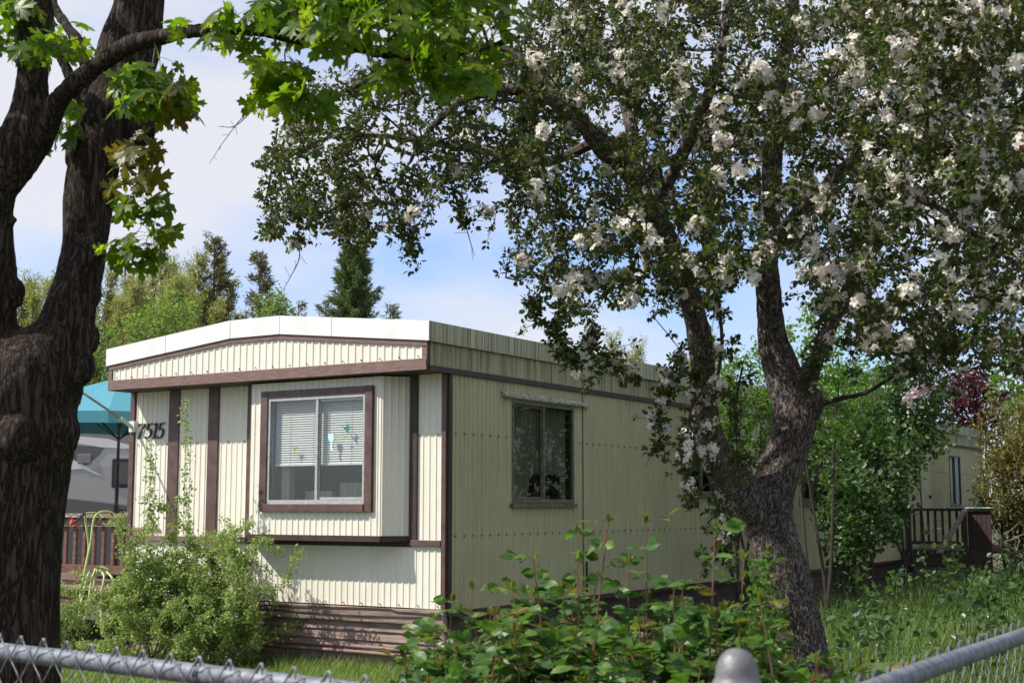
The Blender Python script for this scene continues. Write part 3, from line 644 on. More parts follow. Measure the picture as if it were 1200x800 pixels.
for k in range(16):
    y = .30+k*.16
    if y > 3.9: break
    m = MB(); m.box((.003, y, .80), (.037, y+.045, 1.42)); m.build('baluster', M['deck'], ld)
for y in (.02, 1.9, 3.88):
    m = MB(); m.box((-.045, y, .0), (.05, y+.09, 1.42)); m.build('post', M['deck'], ld)
m = MB(); m.box((.05, .12, .66), (.10, .26, 1.42)); m.build('post', M['deck'], ld)
for y in (.4, 2.0, 3.6):
    m = MB(); m.box((1.4, y, 0), (1.49, y+.09, .62)); m.build('post', M['deck_dark'], ld)
# hose over the rail
hs = thing('garden_hose', 'yellow green garden hose looped over the worn deck railing', 'garden hose', tuple(H(.2, 4.7, 0)))
hb = np.array(hs.location)
def hz(pts, r=.012): return [tuple(np.array(W(a, b, Y))-hb) for a, b, Y in pts]
m = MB()
for st in ([(118, 608, 15.2), (113, 602, 15.15), (104, 601, 15.1), (100, 606, 15.0), (104, 640, 14.95), (101, 660, 14.9), (97, 690, 14.8), (90, 716, 14.6)],
           [(134, 602, 15.4), (126, 599, 15.2), (115, 601, 15.05), (109, 612, 15.0), (106, 636, 14.9), (100, 665, 14.8), (94, 698, 14.7), (84, 735, 14.5)],
           [(112, 667, 14.9), (107, 680, 14.8), (104, 700, 14.7), (98, 730, 14.5)], [(114, 667, 14.9), (109, 690, 14.8), (105, 720, 14.6)],
           [(117, 668, 14.9), (122, 676, 14.8), (118, 700, 14.7), (119, 740, 14.5)], [(124, 669, 14.9), (132, 678, 14.8), (140, 700, 14.7), (142, 735, 14.5)], [(110, 668, 14.95), (118, 664, 14.95), (128, 668, 14.95)], [(105, 668, 14.9), (96, 700, 14.7), (90, 740, 14.4)]):
    q = pline([[*p, 0] for p in hz(st)], 6)[:, :3]; m.tube(q, .0125, 8)
m.build('hose', M['hose'], hs, smooth=True)
m = MB(); m.tube(hz([(100, 601, 15.0), (94, 606, 14.95), (89, 611, 14.9)]), .014, 8); no_ = m.build('nozzle', M['black'], hs)
m = MB(); m.tube(hz([(90, 610, 14.92), (86, 612, 14.9), (83, 611, 14.88)]), [.012, .028, .03], 12); m.tube(hz([(90, 613, 14.9), (91, 619, 14.9)]), .012, 8); m.build('nozzle_head', M['red'], no_)
# patio umbrella
ux, uy = -4.98, 17.0
um = thing('patio_umbrella', 'open teal patio umbrella on a dark pole above the left deck', 'umbrella', (ux, uy, .66), .2)
m = MB(); m.tube([(0, 0, 0), (0, 0, 1.2)], .024, 12); m.tube([(0, 0, 1.2), (0, 0, 2.5)], .019, 12); m.build('pole', surf('umbrella_pole', (.05, .05, .055), None, 3, .4), um, smooth=True)
m = MB(); m.lathe([(.0, .0), (.22, .0), (.24, .04), (.05, .10), (.04, .28), (0, .28)]); m.build('base', M['black'], um, smooth=True)
m = MB(); m.tube([(0, 0, .78), (0, 0, .90)], .04, 12); m.tube([(.03, 0, .84), (.12, 0, .84)], .01, 6); m.build('crank', M['black'], um)
m = MB(); V = [(0, 0, 2.52)]; F = []; RU = 1.48
for k in range(8):
    a = 2*math.pi*k/8
    V += [(.5*RU*math.cos(a), .5*RU*math.sin(a), 2.30), (RU*math.cos(a), RU*math.sin(a), 1.99), (RU*math.cos(a), RU*math.sin(a), 1.85)]
    a += math.pi/8; q = .955*math.cos(math.pi/8)/math.cos(math.pi/8)*.925
    V += [(.5*RU*.91*math.cos(a), .5*RU*.91*math.sin(a), 2.285), (RU*.92*math.cos(a), RU*.92*math.sin(a), 1.995), (RU*.92*math.cos(a), RU*.92*math.sin(a), 1.86)]
for k in range(16):
    a, b = 1+3*k, 1+3*((k+1) % 16); F += [(0, a, b), (a, a+1, b+1, b), (a+1, a+2, b+2, b+1)]
m.add(V, F); cn = m.build('canopy', leafmat('teal_canvas_cloth', [(0.09, 0.29, 0.36)], .12, .8, (.6, .9, 1.0), .2), um); so_ = cn.modifiers.new('t', 'SOLIDIFY'); so_.thickness = .004
for k in range(8):
    a = 2*math.pi*k/8; m = MB(); m.tube([(0.02, 0, 2.44), (.5*RU*math.cos(a), .5*RU*math.sin(a), 2.275), (RU*.98*math.cos(a), RU*.98*math.sin(a), 1.98)], .009, 5); m.tube([(0, 0, 1.72), (.5*RU*math.cos(a), .5*RU*math.sin(a), 2.265)], .007, 5); m.build('rib', M['black'], um)
m = MB(); m.lathe([(0, 2.60), (.025, 2.57), (.03, 2.53), (0, 2.51)], seg=12); m.build('finial', M['black'], um)
# travel trailer
rv = thing('travel_trailer', 'grey and white travel trailer with swoosh stripes parked behind the left deck', 'trailer', (-6.2, 22.5, 0), 0.05)
m = MB(); pr = [(-3.6, .55), (-3.6, 2.6), (-3.45, 2.86), (-3.2, 2.93), (3.2, 2.93), (3.5, 2.8), (3.75, 2.2), (3.8, 1.6), (3.5, .9), (3.3, .55)]
n = len(pr); V = [(x, 0, z) for x, z in pr]+[(x, 2.3, z) for x, z in pr]; m.add(V, [tuple(range(n)), tuple(range(2*n-1, n-1, -1))]+[(i, n+i, n+(i+1) % n, (i+1) % n) for i in range(n)]); m.build('body', M['rv_white'], rv, bevel=.03)
def swoosh(pts, mat, off, name='stripe'):
    mb = MB(); V = [(x, -off, z) for x, z in pts]+[(x, .01, z) for x, z in pts]; n = len(pts); mb.add(V, [tuple(range(n))]+[(i, n+i, n+(i+1) % n, (i+1) % n) for i in range(n)]); mb.build(name, M[mat], rv)
def rp(pts): return [((W(a, b, 22.5)[0]+6.2), W(a, b, 22.5)[2]) for a, b in pts]
def band(l, px, r, mat, off): swoosh(l+rp(px)+r, mat, off)
swoosh([(-3.5, 2.84), (-3.5, 2.62)]+rp([(75, 513), (120, 520), (158, 528)])+[(3.5, 2.2), (3.5, 2.7), (3.2, 2.88)], 'rv_grey', .004)
swoosh([(-2.6, 2.6)]+rp([(92, 511), (127, 514), (157, 523), (157, 526), (120, 524), (88, 519)])+[(-2.6, 2.5)], 'rv_pale', .010)
swoosh(rp([(70, 520), (95, 522), (123, 524), (117, 533), (104, 544), (86, 549), (60, 545)]), 'rv_dark', .008)
swoosh([(-3.4, 2.0)]+rp([(70, 552), (103, 549), (130, 546), (158, 545)])+[(3.5, 2.1), (3.4, 1.5)]+rp([(158, 592), (70, 582)])+[(-3.4, 1.6)], 'rv_mid', .006)
swoosh([(-3.4, 1.6)]+rp([(70, 583), (158, 593)])+[(3.4, 1.4), (3.2, .58), (-3.4, .58)], 'rv_dark', .007)
swoosh(rp([(76, 534), (94, 542), (121, 558), (97, 549), (76, 551)]), 'rv_pale', .014)
m = MB(); (xa, za), (xb, zb_) = rp([(92, 543), (108, 532)]); m.box((xa, -.03, za), (xb, .01, zb_)); m.build('vent', M['rv_grey'], rv, bevel=.01)
(xa, za), (xb, zb_) = rp([(131, 571), (170, 537)]); m = MB(); m.box((xa, -.025, za), (xb, .01, zb_)); wf = m.build('window_frame', M['black'], rv, bevel=.06); m = MB(); m.box((xa+.06, -.03, za+.06), (xb-.06, -.026, zb_-.06)); m.build('window_pane', glass('trailer_glass', (.05, .05, .05)), wf)
for x in (-1.5, -.6):
    m = MB(); m.tube([(x, .05, .34), (x, .28, .34)], .34, 20); m.build('wheel', M['black'], rv)
# pale board seen below the trailer behind the rail
# ------------------------------------------------------------------ deck on the right side
rd = thing('wooden_porch', 'dark brown wooden porch with railing and steps at the far side door', 'porch', tuple(H(14.5, 0, 0)), math.pi/2-AZ)
m = MB(); m.box((0, -1.6, .70), (3.2, -.04, .76)); m.build('floor', M['deck_dark'], rd)
m = MB(); m.box((-.03, -1.16, 1.46), (.07, -.12, 1.51)); m.build('top_rail', M['deck_dark'], rd)
m = MB(); m.box((0, -1.16, .86), (.05, -.12, .92)); m.build('lower_rail', M['deck_dark'], rd)
for k in range(7):
    m = MB(); y = -.24-k*.128; m.box((.052, y-.04, .86), (.085, y, 1.46)); m.build('baluster', M['deck_dark'], rd)
for y in (-.12, -1.12):
    m = MB(); m.box((-.04, y-.09, 0), (.05, y, 1.46)); m.build('post', M['deck_dark'], rd)
for k in range(5):
    m = MB(); m.box((.02, -1.225-.082*k-.075, .35), (.05, -1.225-.082*k, 1.46)); m.build('side_board', M['porch_red'], rd)
m = MB(); m.box((-.02, -1.66, 1.465), (.09, -1.17, 1.50)); m.build('board_cap', M['deck'], rd)
m = MB(); m.bar((-.10, -1.22, 1.48), (-.75, -.90, .72), .10, .045); m.build('handrail', M['bare_wood'], rd)
m = MB(); m.box((-.05, -1.7, 1.512), (.05, -.8, 1.53)); m.build('edging_strip', M['mint'], rd)
for k, (x, z) in enumerate(((-.32, .52), (-.62, .34), (-.92, .17))):
    m = MB(); m.box((x, -1.12, z-.04), (x+.30, -.15, z)); m.build('step', M['deck_dark'], rd)
for y in (-1.10, -.19):
    m = MB(); m.bar((-.95, y, .05), (0, y, .62), .04, .22); m.build('stringer', M['deck_dark'], rd)
m = MB(); m.box((0, -1.6, .45), (.02, -.04, .69)); m.build('skirt_boards', M['deck_dark'], rd)
pt = thing('plant_pot', 'dark ribbed bucket on the ground by the porch steps', 'pot', tuple(W(1125, 690, 22.0)*np.array([1, 1, 0])))
m = MB(); m.lathe([(.15, 0), (.2, .32), (.215, .34), (.2, .35), (.18, .33), (.14, .02), (0, .02)], seg=20); m.build('pot', M['black'], pt)

# ------------------------------------------------------------------ chain link fence
RZ = 1.24
FA, FB, FC_ = np.array([.297, 1.81]), np.array([-2.9, 4.45]), np.array([2.35, 5.10])
fe = thing('chain_link_fence', 'galvanised chain link fence with top rail and domed corner post in the foreground', 'fence', (*FA, 0))
def fl(p, z): return np.array([p[0]-FA[0], p[1]-FA[1], z])
for q, E_ in enumerate((FB, FC_)):
    m = MB(); P = [fl(FA+(E_-FA)*t, RZ+.004*math.sin(t*9)) for t in np.linspace(0.01, 1, 30)]
    m.tube(P, .0185, 20); tr = m.build('top_rail', M['galv'], fe, smooth=True)
    d = unit(E_-FA); d3 = np.array([d[0], d[1], 0]); nrm = np.array([-d[1], d[0], 0])
    if q == 0: nrm = nrm if (nrm[:2] @ -FA) > 0 else -nrm          # mesh on the street side
    else: nrm = nrm if (nrm[:2] @ -FA) < 0 else -nrm
    ln = np.linalg.norm(E_-FA); w = MB(); sp = .086; k = 0; u = .05
    while u < ln:
        pts = []; nz_ = 42 if u < ln else 20; top = RZ+(.036 if q == 0 else .024)
        hgt = sp*.98; j = 0; z = top
        # each wire zigzags down, weaving with its neighbour
        for j in range(0, 60):
            z = top - j*hgt*.5
            if z < .03: break
            s_ = 1 if j % 2 == 0 else -1
            off_ = .0225 + .0030*((j+k) % 2)
            pts.append(fl(FA, z)+d3*(u+s_*sp*.25*(1 if k % 2 == 0 else -1))+nrm*off_)
        # diamond mesh: neighbour wires share the corners
        P2 = []
        for a, b in zip(pts[:-1], pts[1:]): P2 += [a, a*.72+b*.28+nrm*.001, a*.28+b*.72-nrm*.001]
        P2.append(pts[-1])
        kd = 1 if k % 2 == 0 else -1
        tip = pts[0]; P2 = [tip+d3*.009*kd+np.array([0, 0, -.016])+nrm*.004, tip+d3*.006*kd+np.array([0, 0, -.002]), tip+np.array([0, 0, .003])]+P2[1:]
        w.tube(P2, .0015 if q == 0 else .0012, 6)
        u += sp*.5; k += 1
    w.build('wire_mesh', M['galv_wire'], fe, smooth=True)
    for t in ((.27, .62) if q == 0 else (.50,)):
        c = fl(FA+(E_-FA)*t, RZ); m = MB()
        for s_ in range(2):
            m.tube([c+d3*(.008*s_)+nrm*.0212*math.cos(a)+np.array([0, 0, .0212*math.sin(a)]) for a in np.linspace(0, 2*math.pi, 20)], .0016, 5)
        m.build('tie_wire', M['galv'], fe, smooth=True)
for E_ in (FB, FC_):
    m = MB(); c = fl(E_, 0); m.tube([c, c+np.array([0, 0, RZ-.02])], .024, 14); m.build('line_post', M['galv'], fe, smooth=True)
m = MB(); m.tube([(0, 0, 0), (0, 0, 1.305)], .0275, 28); cp = m.build('corner_post', M['galv'], fe, smooth=False); cp.data.shade_smooth()
m = MB(); m.lathe([(.0295, -.035), (.0300, -.008), (.0325, -.006), (.0330, -.001), (.0315, .003), (.0290, .006), (.0286, .011), (.0274, .020), (.0244, .029), (.0198, .0365), (.0135, .042), (.007, .0447), (0, .0455)], (0, 0, 1.3185), 40); m.build('post_cap', M['cap_metal'], cp, smooth=True)
for z in (1.20, .8):
    m = MB(); m.tube([(0, 0, z), (0, 0, z+.02)], .0305, 20); m.build('tension_band', M['galv'], fe)

# ------------------------------------------------------------------ maple in the left foreground
mt = thing('maple_tree', 'large dark barked maple with forked trunk at the left edge behind the fence', 'tree', tuple(W(-25, 1080, 5.0)*np.array([1, 1, 0])))
mo = np.array(mt.location)
def rel(L_, o): L_ = L_.copy(); L_[:, :3] -= o; return L_
Y5 = 5.0
L1 = limb_px([(-14, 1096, 98, Y5), (-11, 980, 82, Y5), (-8, 860, 75, Y5), (-7, 740, 72, Y5), (-2, 650, 71, Y5), (6, 570, 71, Y5), (16, 505, 71, Y5), (26, 462, 68, Y5), (48, 428, 58, Y5), (72, 395, 36, Y5), (85, 355, 29, Y5), (93, 320, 27, 5.02), (100, 270, 26, 5.05), (107, 210, 28, 5.08), (120, 155, 29, 5.1), (138, 105, 33, 5.15), (153, 50, 34, 5.2), (164, 0, 29, 5.2), (178, -90, 27, 5.3), (200, -240, 20, 5.5), (190, -420, 10, 5.7)], 5)
L2 = limb_px([(2, 530, 55, Y5), (-8, 455, 40, 4.99), (-6, 400, 28, 4.96), (-4, 340, 24, 4.93), (-8, 280, 23, 4.9), (-6, 225, 26, 4.88), (20, 178, 29, 4.86), (34, 140, 24, 4.85), (38, 95, 20, 4.85), (40, 50, 19, 4.85), (41, 0, 18.5, 4.85), (46, -90, 16, 4.8), (30, -240, 12, 4.7), (40, -400, 6, 4.6)], 5)
L3 = limb_px([(40, 172, 16, 4.86), (58, 140, 13, 4.8), (72, 115, 12, 4.75), (98, 90, 12, 4.68), (130, 66, 11.5, 4.6), (160, 51, 11, 4.52), (200, 41, 9, 4.42), (240, 36, 8.3, 4.32), (290, 36, 8, 4.22), (340, 43, 8, 4.14), (400, 52, 8, 4.05), (450, 62, 7.5, 3.98), (500, 68, 7, 3.92), (560, 58, 5, 3.85), (620, 40, 3, 3.8)], 5)
L4 = limb_px([(102, 260, 12, 5.2), (88, 200, 10, 5.25), (88, 168, 10, 5.3), (98, 138, 9, 5.35), (92, 110, 8, 5.4), (74, 72, 7, 5.4), (60, 40, 6, 5.4), (52, -30, 5, 5.4)], 4)
L5 = limb_px([(110, 130, 9, 5.35), (95, 60, 7.5, 5.5), (78, 30, 7, 5.6), (62, 6, 6.5, 5.7), (45, -40, 6, 5.8)], 4)
L6 = limb_px([(30, 30, 12, 4.9), (12, 14, 9, 5.0), (-12, 2, 8, 5.1), (-60, -20, 7, 5.2)], 4)
L7 = limb_px([(10, 200, 18, 4.9), (-12, 172, 20, 4.85), (-40, 130, 17, 4.8), (-80, 40, 14, 4.7), (-120, -120, 10, 4.6)], 4)
kn = [(W(16, 342, 4.93)-mo, .045), (W(20, 352, 4.93)-mo, .028), (W(14, 258, 4.88)-mo, .02), (W(62, 505, 4.95)-mo, .10), (W(108, 290, 5.0)-mo, .05), (W(100, 395, 5.0)-mo, .055), (W(92, 430, 4.97)-mo, .06), (W(20, 515, 4.82)-mo, .08), (W(107, 345, 5.0)-mo, .045), (W(165, 150, 5.12)-mo, .06)]
trunk_from([rel(x, mo) for x in (L1, L2, L3, L4, L5, L6, L7)], 'trunk', M['bark_maple'], mt, 0.011, 0.0055, kn)
# leafy twigs: each cluster has its outline and its distance
rs = np.random.default_rng(11)
seedL = np.concatenate([L3[8:, :3], L1[50::2, :3], L2[40::2, :3], L4[::3, :3], L6[::3, :3]])
A = [poly_cloud([(320, -60), (590, -60), (600, 20), (575, 85), (540, 100), (470, 90), (430, 70), (340, 30), (315, 0)], 78, 3.5, 4.35, rs),
     poly_cloud([(300, -330), (620, -330), (650, -60), (300, -60)], 60, 3.4, 5.0, rs),
     poly_cloud([(-250, -450), (350, -450), (330, -70), (-250, -70)], 120, 4.0, 6.6, rs),
     poly_cloud([(225, 20), (300, 5), (310, 45), (240, 50)], 6, 4.1, 4.4, rs),
     poly_cloud([(285, 80), (345, 70), (365, 130), (330, 135), (305, 115)], 9, 3.9, 4.2, rs),
     poly_cloud([(140, 85), (215, 78), (225, 115), (175, 140), (140, 122)], 14, 4.3, 4.6, rs),
     poly_cloud([(145, 260), (195, 268), (180, 295), (150, 305), (135, 285)], 5, 4.6, 4.85, rs),
     poly_cloud([(140, 225), (190, 220), (185, 245), (150, 245)], 3, 4.6, 4.85, rs),
     poly_cloud([(40, 40), (115, 35), (110, 60), (45, 60)], 4, 4.5, 4.8, rs),
     poly_cloud([(66, 130), (95, 125), (90, 160), (66, 165)], 5, 4.9, 5.1, rs),
     poly_cloud([(-30, 35), (18, 40), (15, 58), (-20, 60)], 4, 4.7, 5.1, rs),
     poly_cloud([(5, 5), (30, 0), (35, 12), (10, 14)], 3, 4.7, 5.0, rs)]
B_ = [poly_cloud([(145, 150), (190, 160), (190, 180), (155, 175)], 4, 4.5, 4.8, rs), poly_cloud([(132, 195), (165, 185), (160, 210), (138, 212)], 3, 4.6, 4.8, rs), poly_cloud([(190, 105), (225, 110), (215, 130), (185, 125)], 4, 4.3, 4.6, rs)]
SDn = np.array(SD); TR = [W(915, 790, 7.0), W(905, 710, 6.9), W(895, 640, 6.9), W(885, 575, 6.9), W(700, 700, 3.7)]
def clear(p): return not any((p-T)@SDn > .3 and np.linalg.norm(p-T-SDn*((p-T)@SDn)) < .45 for T in TR)  # maple crown left open along sun rays to the apple trunk and roses
aa = np.concatenate(A); aa = np.array([p for p in aa if clear(p)]); aa = np.concatenate([aa]+B_)-mo
nd, par, paths = grow(seedL-mo, aa, 0.07, 0.18, -0.15, 0.0, rs)
rad, cnt = twig_radii(nd, par, 0.0016, 0.5, 0.012)
mb = MB(); twig_mesh(mb, nd, par, paths, rad, 5)
ends = np.array([nd[p[-1]] for p in paths]); edir = np.array([nd[p[-1]]-nd[p[-2]] for p in paths])
bset = np.concatenate(B_)-mo; isb = np.array([np.min(np.sum((bset-e)**2, 1)) < 1e-4 for e in ends])
P0, D0, N0, S0, BR = [], [], [], [], []
for e, d, b in zip(ends, unit(edir), isb):
    k = rs.integers(5, 8)
    for j in range(k):
        a = 2*math.pi*(j+rs.random()*.5)/k; o = np.array([math.cos(a), math.sin(a), rs.uniform(-.4, .35)]); pl = rs.uniform(.03, .075)
        base = e - d*rs.uniform(0, .07); tip = base+unit(o*1.0+d*.5)*pl; mb.tube([base, (base+tip)/2+[0, 0, .006], tip], .0009, 3, cap=False)
        dr_ = unit(o*rs.uniform(.5, 1.0)+np.array([0, 0, -rs.uniform(.25, 1.1)])+d*.2)
        nn = unit(np.array([0, 0, 1.0])+rs.normal(size=3)*.7)
        P0.append(tip); D0.append(dr_); N0.append(nn); S0.append(rs.uniform(.04, .108)); BR.append(b)
mb.build('twigs', M['twig'], mt)
P0, D0, N0, S0, BR = map(np.array, (P0, D0, N0, S0, BR))
scatter('leaves', T_maple, P0[~BR], D0[~BR], N0[~BR], S0[~BR], M['leaf_maple'], mt, True)
o_ = scatter('young_leaves', T_maple, P0[BR], D0[BR], N0[BR], S0[BR]*.9, M['leaf_maple_bronze'], mt, True); o_['label'] = 'bronze tinted young maple leaves'

# ------------------------------------------------------------------ apple tree in blossom
at_ = thing('apple_tree', 'old leaning apple tree covered in white blossom in front of the home', 'tree', tuple(W(985, 940, 7.0)*np.array([1, 1, 0])))
ao = np.array(at_.location); rs = np.random.default_rng(21)
G1_ = limb_px([(1005, 960, 60, 7.0), (978, 890, 42, 7.0), (950, 800, 33, 7.0), (936, 740, 31, 7.0), (922, 680, 31, 7.0), (908, 635, 30, 7.0), (900, 600, 31, 7.0), (908, 565, 29, 7.0), (924, 525, 26, 7.0), (931, 480, 28, 7.0), (918, 440, 24, 7.0), (905, 395, 19, 7.0), (901, 350, 17, 6.95), (899, 300, 14, 6.9), (903, 250, 13, 6.85), (905, 180, 12, 6.8), (915, 90, 10, 6.7), (930, 0, 8, 6.6), (950, -120, 5, 6.5)], 5)
G1_[:, 3] *= .92
G2_ = limb_px([(895, 615, 24, 7.0), (872, 580, 24, 6.95), (848, 548, 20, 6.9), (832, 512, 17, 6.85), (825, 478, 15.5, 6.8), (826, 440, 14, 6.75), (820, 390, 14, 6.7), (806, 345, 14, 6.65), (788, 300, 14, 6.6), (766, 250, 14, 6.55), (740, 205, 13, 6.5), (700, 165, 12, 6.4), (665, 130, 10, 6.3), (620, 108, 8, 6.2), (570, 108, 6.5, 6.1), (535, 122, 5.5, 6.0), (505, 150, 4.5, 5.95), (480, 190, 3.5, 5.9), (460, 228, 2.5, 5.9)], 5)
G3_ = limb_px([(903, 290, 10, 6.9), (945, 240, 9, 6.6), (1000, 190, 8, 6.2), (1060, 150, 7, 5.8), (1130, 110, 5.5, 5.4), (1210, 80, 4, 5.1)], 5)
G4_ = limb_px([(935, 470, 12, 7.05), (965, 400, 9, 7.3), (1000, 330, 8, 7.6), (1040, 270, 7, 7.9), (1090, 220, 6, 8.1), (1160, 190, 4, 8.3)], 5)
G5_ = limb_px([(745, 210, 9, 6.5), (740, 150, 8, 6.7), (720, 90, 7, 6.9), (690, 30, 6, 7.1), (650, -40, 4.5, 7.2)], 5)
G6_ = limb_px([(765, 250, 8, 6.55), (800, 180, 8, 6.3), (830, 110, 7, 6.1), (850, 30, 6, 5.9), (860, -80, 4, 5.8)], 5)
G7_ = limb_px([(945, 480, 4, 7.0), (980, 468, 3, 6.9), (1015, 460, 2.4, 6.8), (1045, 442, 2.2, 6.7), (1085, 425, 2, 6.6), (1125, 400, 1.6, 6.5)], 4)
G8_ = limb_px([(700, 165, 7, 6.4), (640, 190, 5.5, 6.7), (580, 180, 4.5, 7.0), (520, 170, 4, 7.1), (450, 160, 3, 7.1), (390, 160, 2.4, 7.1), (345, 180, 2, 7.0)], 4)
G9_ = limb_px([(665, 130, 6, 6.3), (600, 60, 5, 6.5), (520, 60, 4.5, 6.6), (440, 90, 3.5, 6.7), (380, 120, 2.6, 6.8), (330, 150, 2, 6.8)], 4)
G10 = limb_px([(905, 180, 7, 6.8), (960, 110, 6, 7.3), (1020, 60, 5, 7.8), (1090, 10, 4, 8.2)], 4)
G11 = limb_px([(1000, 190, 6, 6.2), (1080, 230, 4.5, 5.9), (1150, 280, 3.5, 5.7), (1220, 330, 2.5, 5.6)], 4)
big = [G1_, G2_, G3_, G4_, G5_, G6_]
kn = [(W(945, 472, 6.98)-ao, .085), (W(890, 600, 6.95)-ao, .09)]
trunk_from([rel(x, ao) for x in big], 'trunk', M['bark_apple'], at_, 0.013, 0.007, kn)
allL = big+[G7_, G8_, G9_, G10, G11]
mb = MB()
for L_ in (G7_, G8_, G9_, G10, G11): mb.tube(L_[:, :3]-ao, L_[:, 3], 8)
seedA = np.concatenate([G1_[58:, :3]]+[G2_[30:, :3]]+[x[:, :3] for x in (G3_, G4_, G5_, G6_, G7_, G8_, G9_, G10, G11)])
REG = [ # outline in the photograph, branches, nearest and farthest distance
 ([(330, 100), (470, 60), (620, 60), (640, 240), (600, 300), (560, 280), (520, 235), (490, 292), (455, 275), (430, 290), (395, 285), (372, 280), (340, 250), (322, 290), (306, 275), (318, 205), (302, 190), (330, 150)], 1250, 5.7, 7.4),
 ([(620, -20), (820, -20), (840, 300), (820, 420), (790, 370), (770, 380), (740, 350), (700, 365), (665, 390), (650, 350), (635, 335), (600, 322), (590, 250)], 1450, 5.3, 8.0),
 ([(820, -20), (1010, -20), (1020, 300), (1040, 400), (960, 380), (930, 300), (880, 320), (830, 400)], 1100, 5.0, 8.3),
 ([(1000, -20), (1230, -20), (1230, 405), (1180, 425), (1140, 400), (1080, 430), (1040, 420), (1000, 400)], 1500, 4.6, 8.6),
 ([(1000, -20), (1230, -20), (1230, 240), (1120, 220), (1040, 160)], 380, 4.1, 5.2),
 ([(640, -330), (1300, -330), (1300, -20), (560, -20)], 700, 5.0, 8.4),
 ([(780, 400), (815, 420), (800, 500), (770, 520), (770, 460)], 9, 6.3, 6.9),
 ([(960, 390), (1180, 400), (1200, 440), (1100, 450), (1000, 440)], 70, 6.0, 7.4)]
aa = np.concatenate([poly_cloud(p, n, a, b, rs) for p, n, a, b in REG])
# open the crown: sun lanes cut to light the trunk, then lumpy sky gaps
SDn = np.array(SD)
def shades(p, T):
    v = p-T; t = v@SDn; return t > 0.35 and np.linalg.norm(v-SDn*t) < .24
TR = [W(915, 790, 7.0), W(905, 710, 6.9), W(895, 640, 6.9), W(885, 575, 6.9)]
aa = aa[np.array([not (any(shades(p, T) for T in TR) and rs.random() < .75) for p in aa])]
def pxy(p):
    c, s_ = math.cos(PITCH), math.sin(PITCH); d = p[1]*c+(p[2]-CAMH)*s_; return 600+FPX*p[0]/d, 400-FPX*(-p[1]*s_+(p[2]-CAMH)*c)/d
def low(p):
    a, b = pxy(p); return 750 < a < 890 and 335 < b < 600
aa = aa[np.array([not (low(p) and rs.random() < .65) for p in aa])]      # the crown is thin where the limbs leave the trunk
keep = np.array([noise.noise(Vector((float(p[0])*1.6, float(p[1])*1.6, float(p[2])*1.6+5))) > -0.30 for p in aa]); aa = aa[keep]
nd, par, paths = grow(seedA-ao, aa-ao, 0.11, 0.22, 0.12, -0.02, rs)
# drooping sprays
def hang(pts): return pline([[*(W(a, b, Y)-ao), 0] for a, b, Y in pts], 6)[:, :3]
HG = [hang(x) for x in ([(838, 330, 6.5), (846, 400, 6.3), (836, 470, 6.2), (832, 530, 6.15), (846, 590, 6.12), (850, 625, 6.1), (838, 658, 6.1)],
      [(800, 400, 6.5), (786, 440, 6.4), (775, 480, 6.35), (773, 522, 6.3)], [(700, 380, 6.4), (690, 400, 6.3), (716, 425, 6.25), (745, 440, 6.2)], [(650, 370, 6.3), (655, 400, 6.2), (675, 425, 6.2)],
      [(338, 190, 6.9), (348, 240, 6.9), (351, 287, 6.9)], [(325, 150, 6.8), (318, 200, 6.8), (310, 240, 6.8)], [(390, 180, 6.6), (400, 240, 6.55), (412, 290, 6.5)], [(470, 220, 6.2), (480, 260, 6.2), (478, 300, 6.2)],
      [(520, 170, 6.3), (530, 220, 6.3), (545, 262, 6.3)], [(820, 430, 6.3), (806, 500, 6.2), (800, 540, 6.15), (812, 590, 6.12)], [(1060, 400, 6.0), (1075, 440, 6.0)], [(1130, 390, 6.0), (1150, 430, 6.0)], [(960, 380, 6.5), (955, 420, 6.4), (950, 450, 6.4)], [(870, 430, 6.3), (862, 480, 6.3), (866, 560, 6.25)], [(640, 330, 6.3), (625, 362, 6.2), (640, 380, 6.2)])]
BARE = [hang(x) for x in ([(351, 287, 6.9), (350, 305, 6.9), (340, 325, 6.9), (327, 348, 6.9)], [(345, 120, 6.7), (295, 130, 6.7), (268, 158, 6.7), (245, 192, 6.7)], [(295, 130, 6.7), (275, 148, 6.7), (255, 148, 6.7)], [(545, 262, 6.3), (556, 300, 6.3)], [(620, 300, 6.3), (606, 318, 6.3)])]
base = len(nd)
nd2 = [nd]; par2 = [par]; 
for h in HG:
    ids = list(range(base, base+len(h))); nd2.append(h); par2.append(np.array([-1]+ids[:-1])); paths.append(ids); base += len(h)
    # short side shoots
    for i in range(4, len(h), 2):
        for _ in range(2):
            d = rs.normal(size=3)*.05; q = np.array([h[i]+d*.5, h[i]+d+[0, 0, -.02]]); nd2.append(q); par2.append(np.array([ids[i], base])); paths.append([ids[i], base, base+1]); base += 2
nd = np.concatenate(nd2); par = np.concatenate(par2)
rad, cnt = twig_radii(nd, par, 0.0021, 0.42, 0.022)
twig_mesh(mb, nd, par, paths, rad, 5)
for h in BARE:
    mb.tube(h, np.linspace(.0035, .0012, len(h)), 4)
    for i in range(2, len(h)-1, 2): d = rs.normal(size=3)*.03; mb.tube([h[i], h[i]+d*.5, h[i]+d], .0012, 3)
mb.build('branches', M['twig'], at_)
P, D = leaf_sites(nd, paths, rad, 2.75, .0075, .05, rs)
px = 600+FPX*(P[:, 0]+ao[0])/(P[:, 1]+ao[1]); k_ = rs.random(len(P)) < np.clip(.72+(px-540)/500, .72, 1.0); P = P[k_]; D = D[k_]
kk = rs.integers(3, 8, len(P)); ax = unit(rdir(len(P))+D*.5); P = np.repeat(P, kk, 0); ax = np.repeat(ax, kk, 0); n = len(P); print('apple leaves', n)
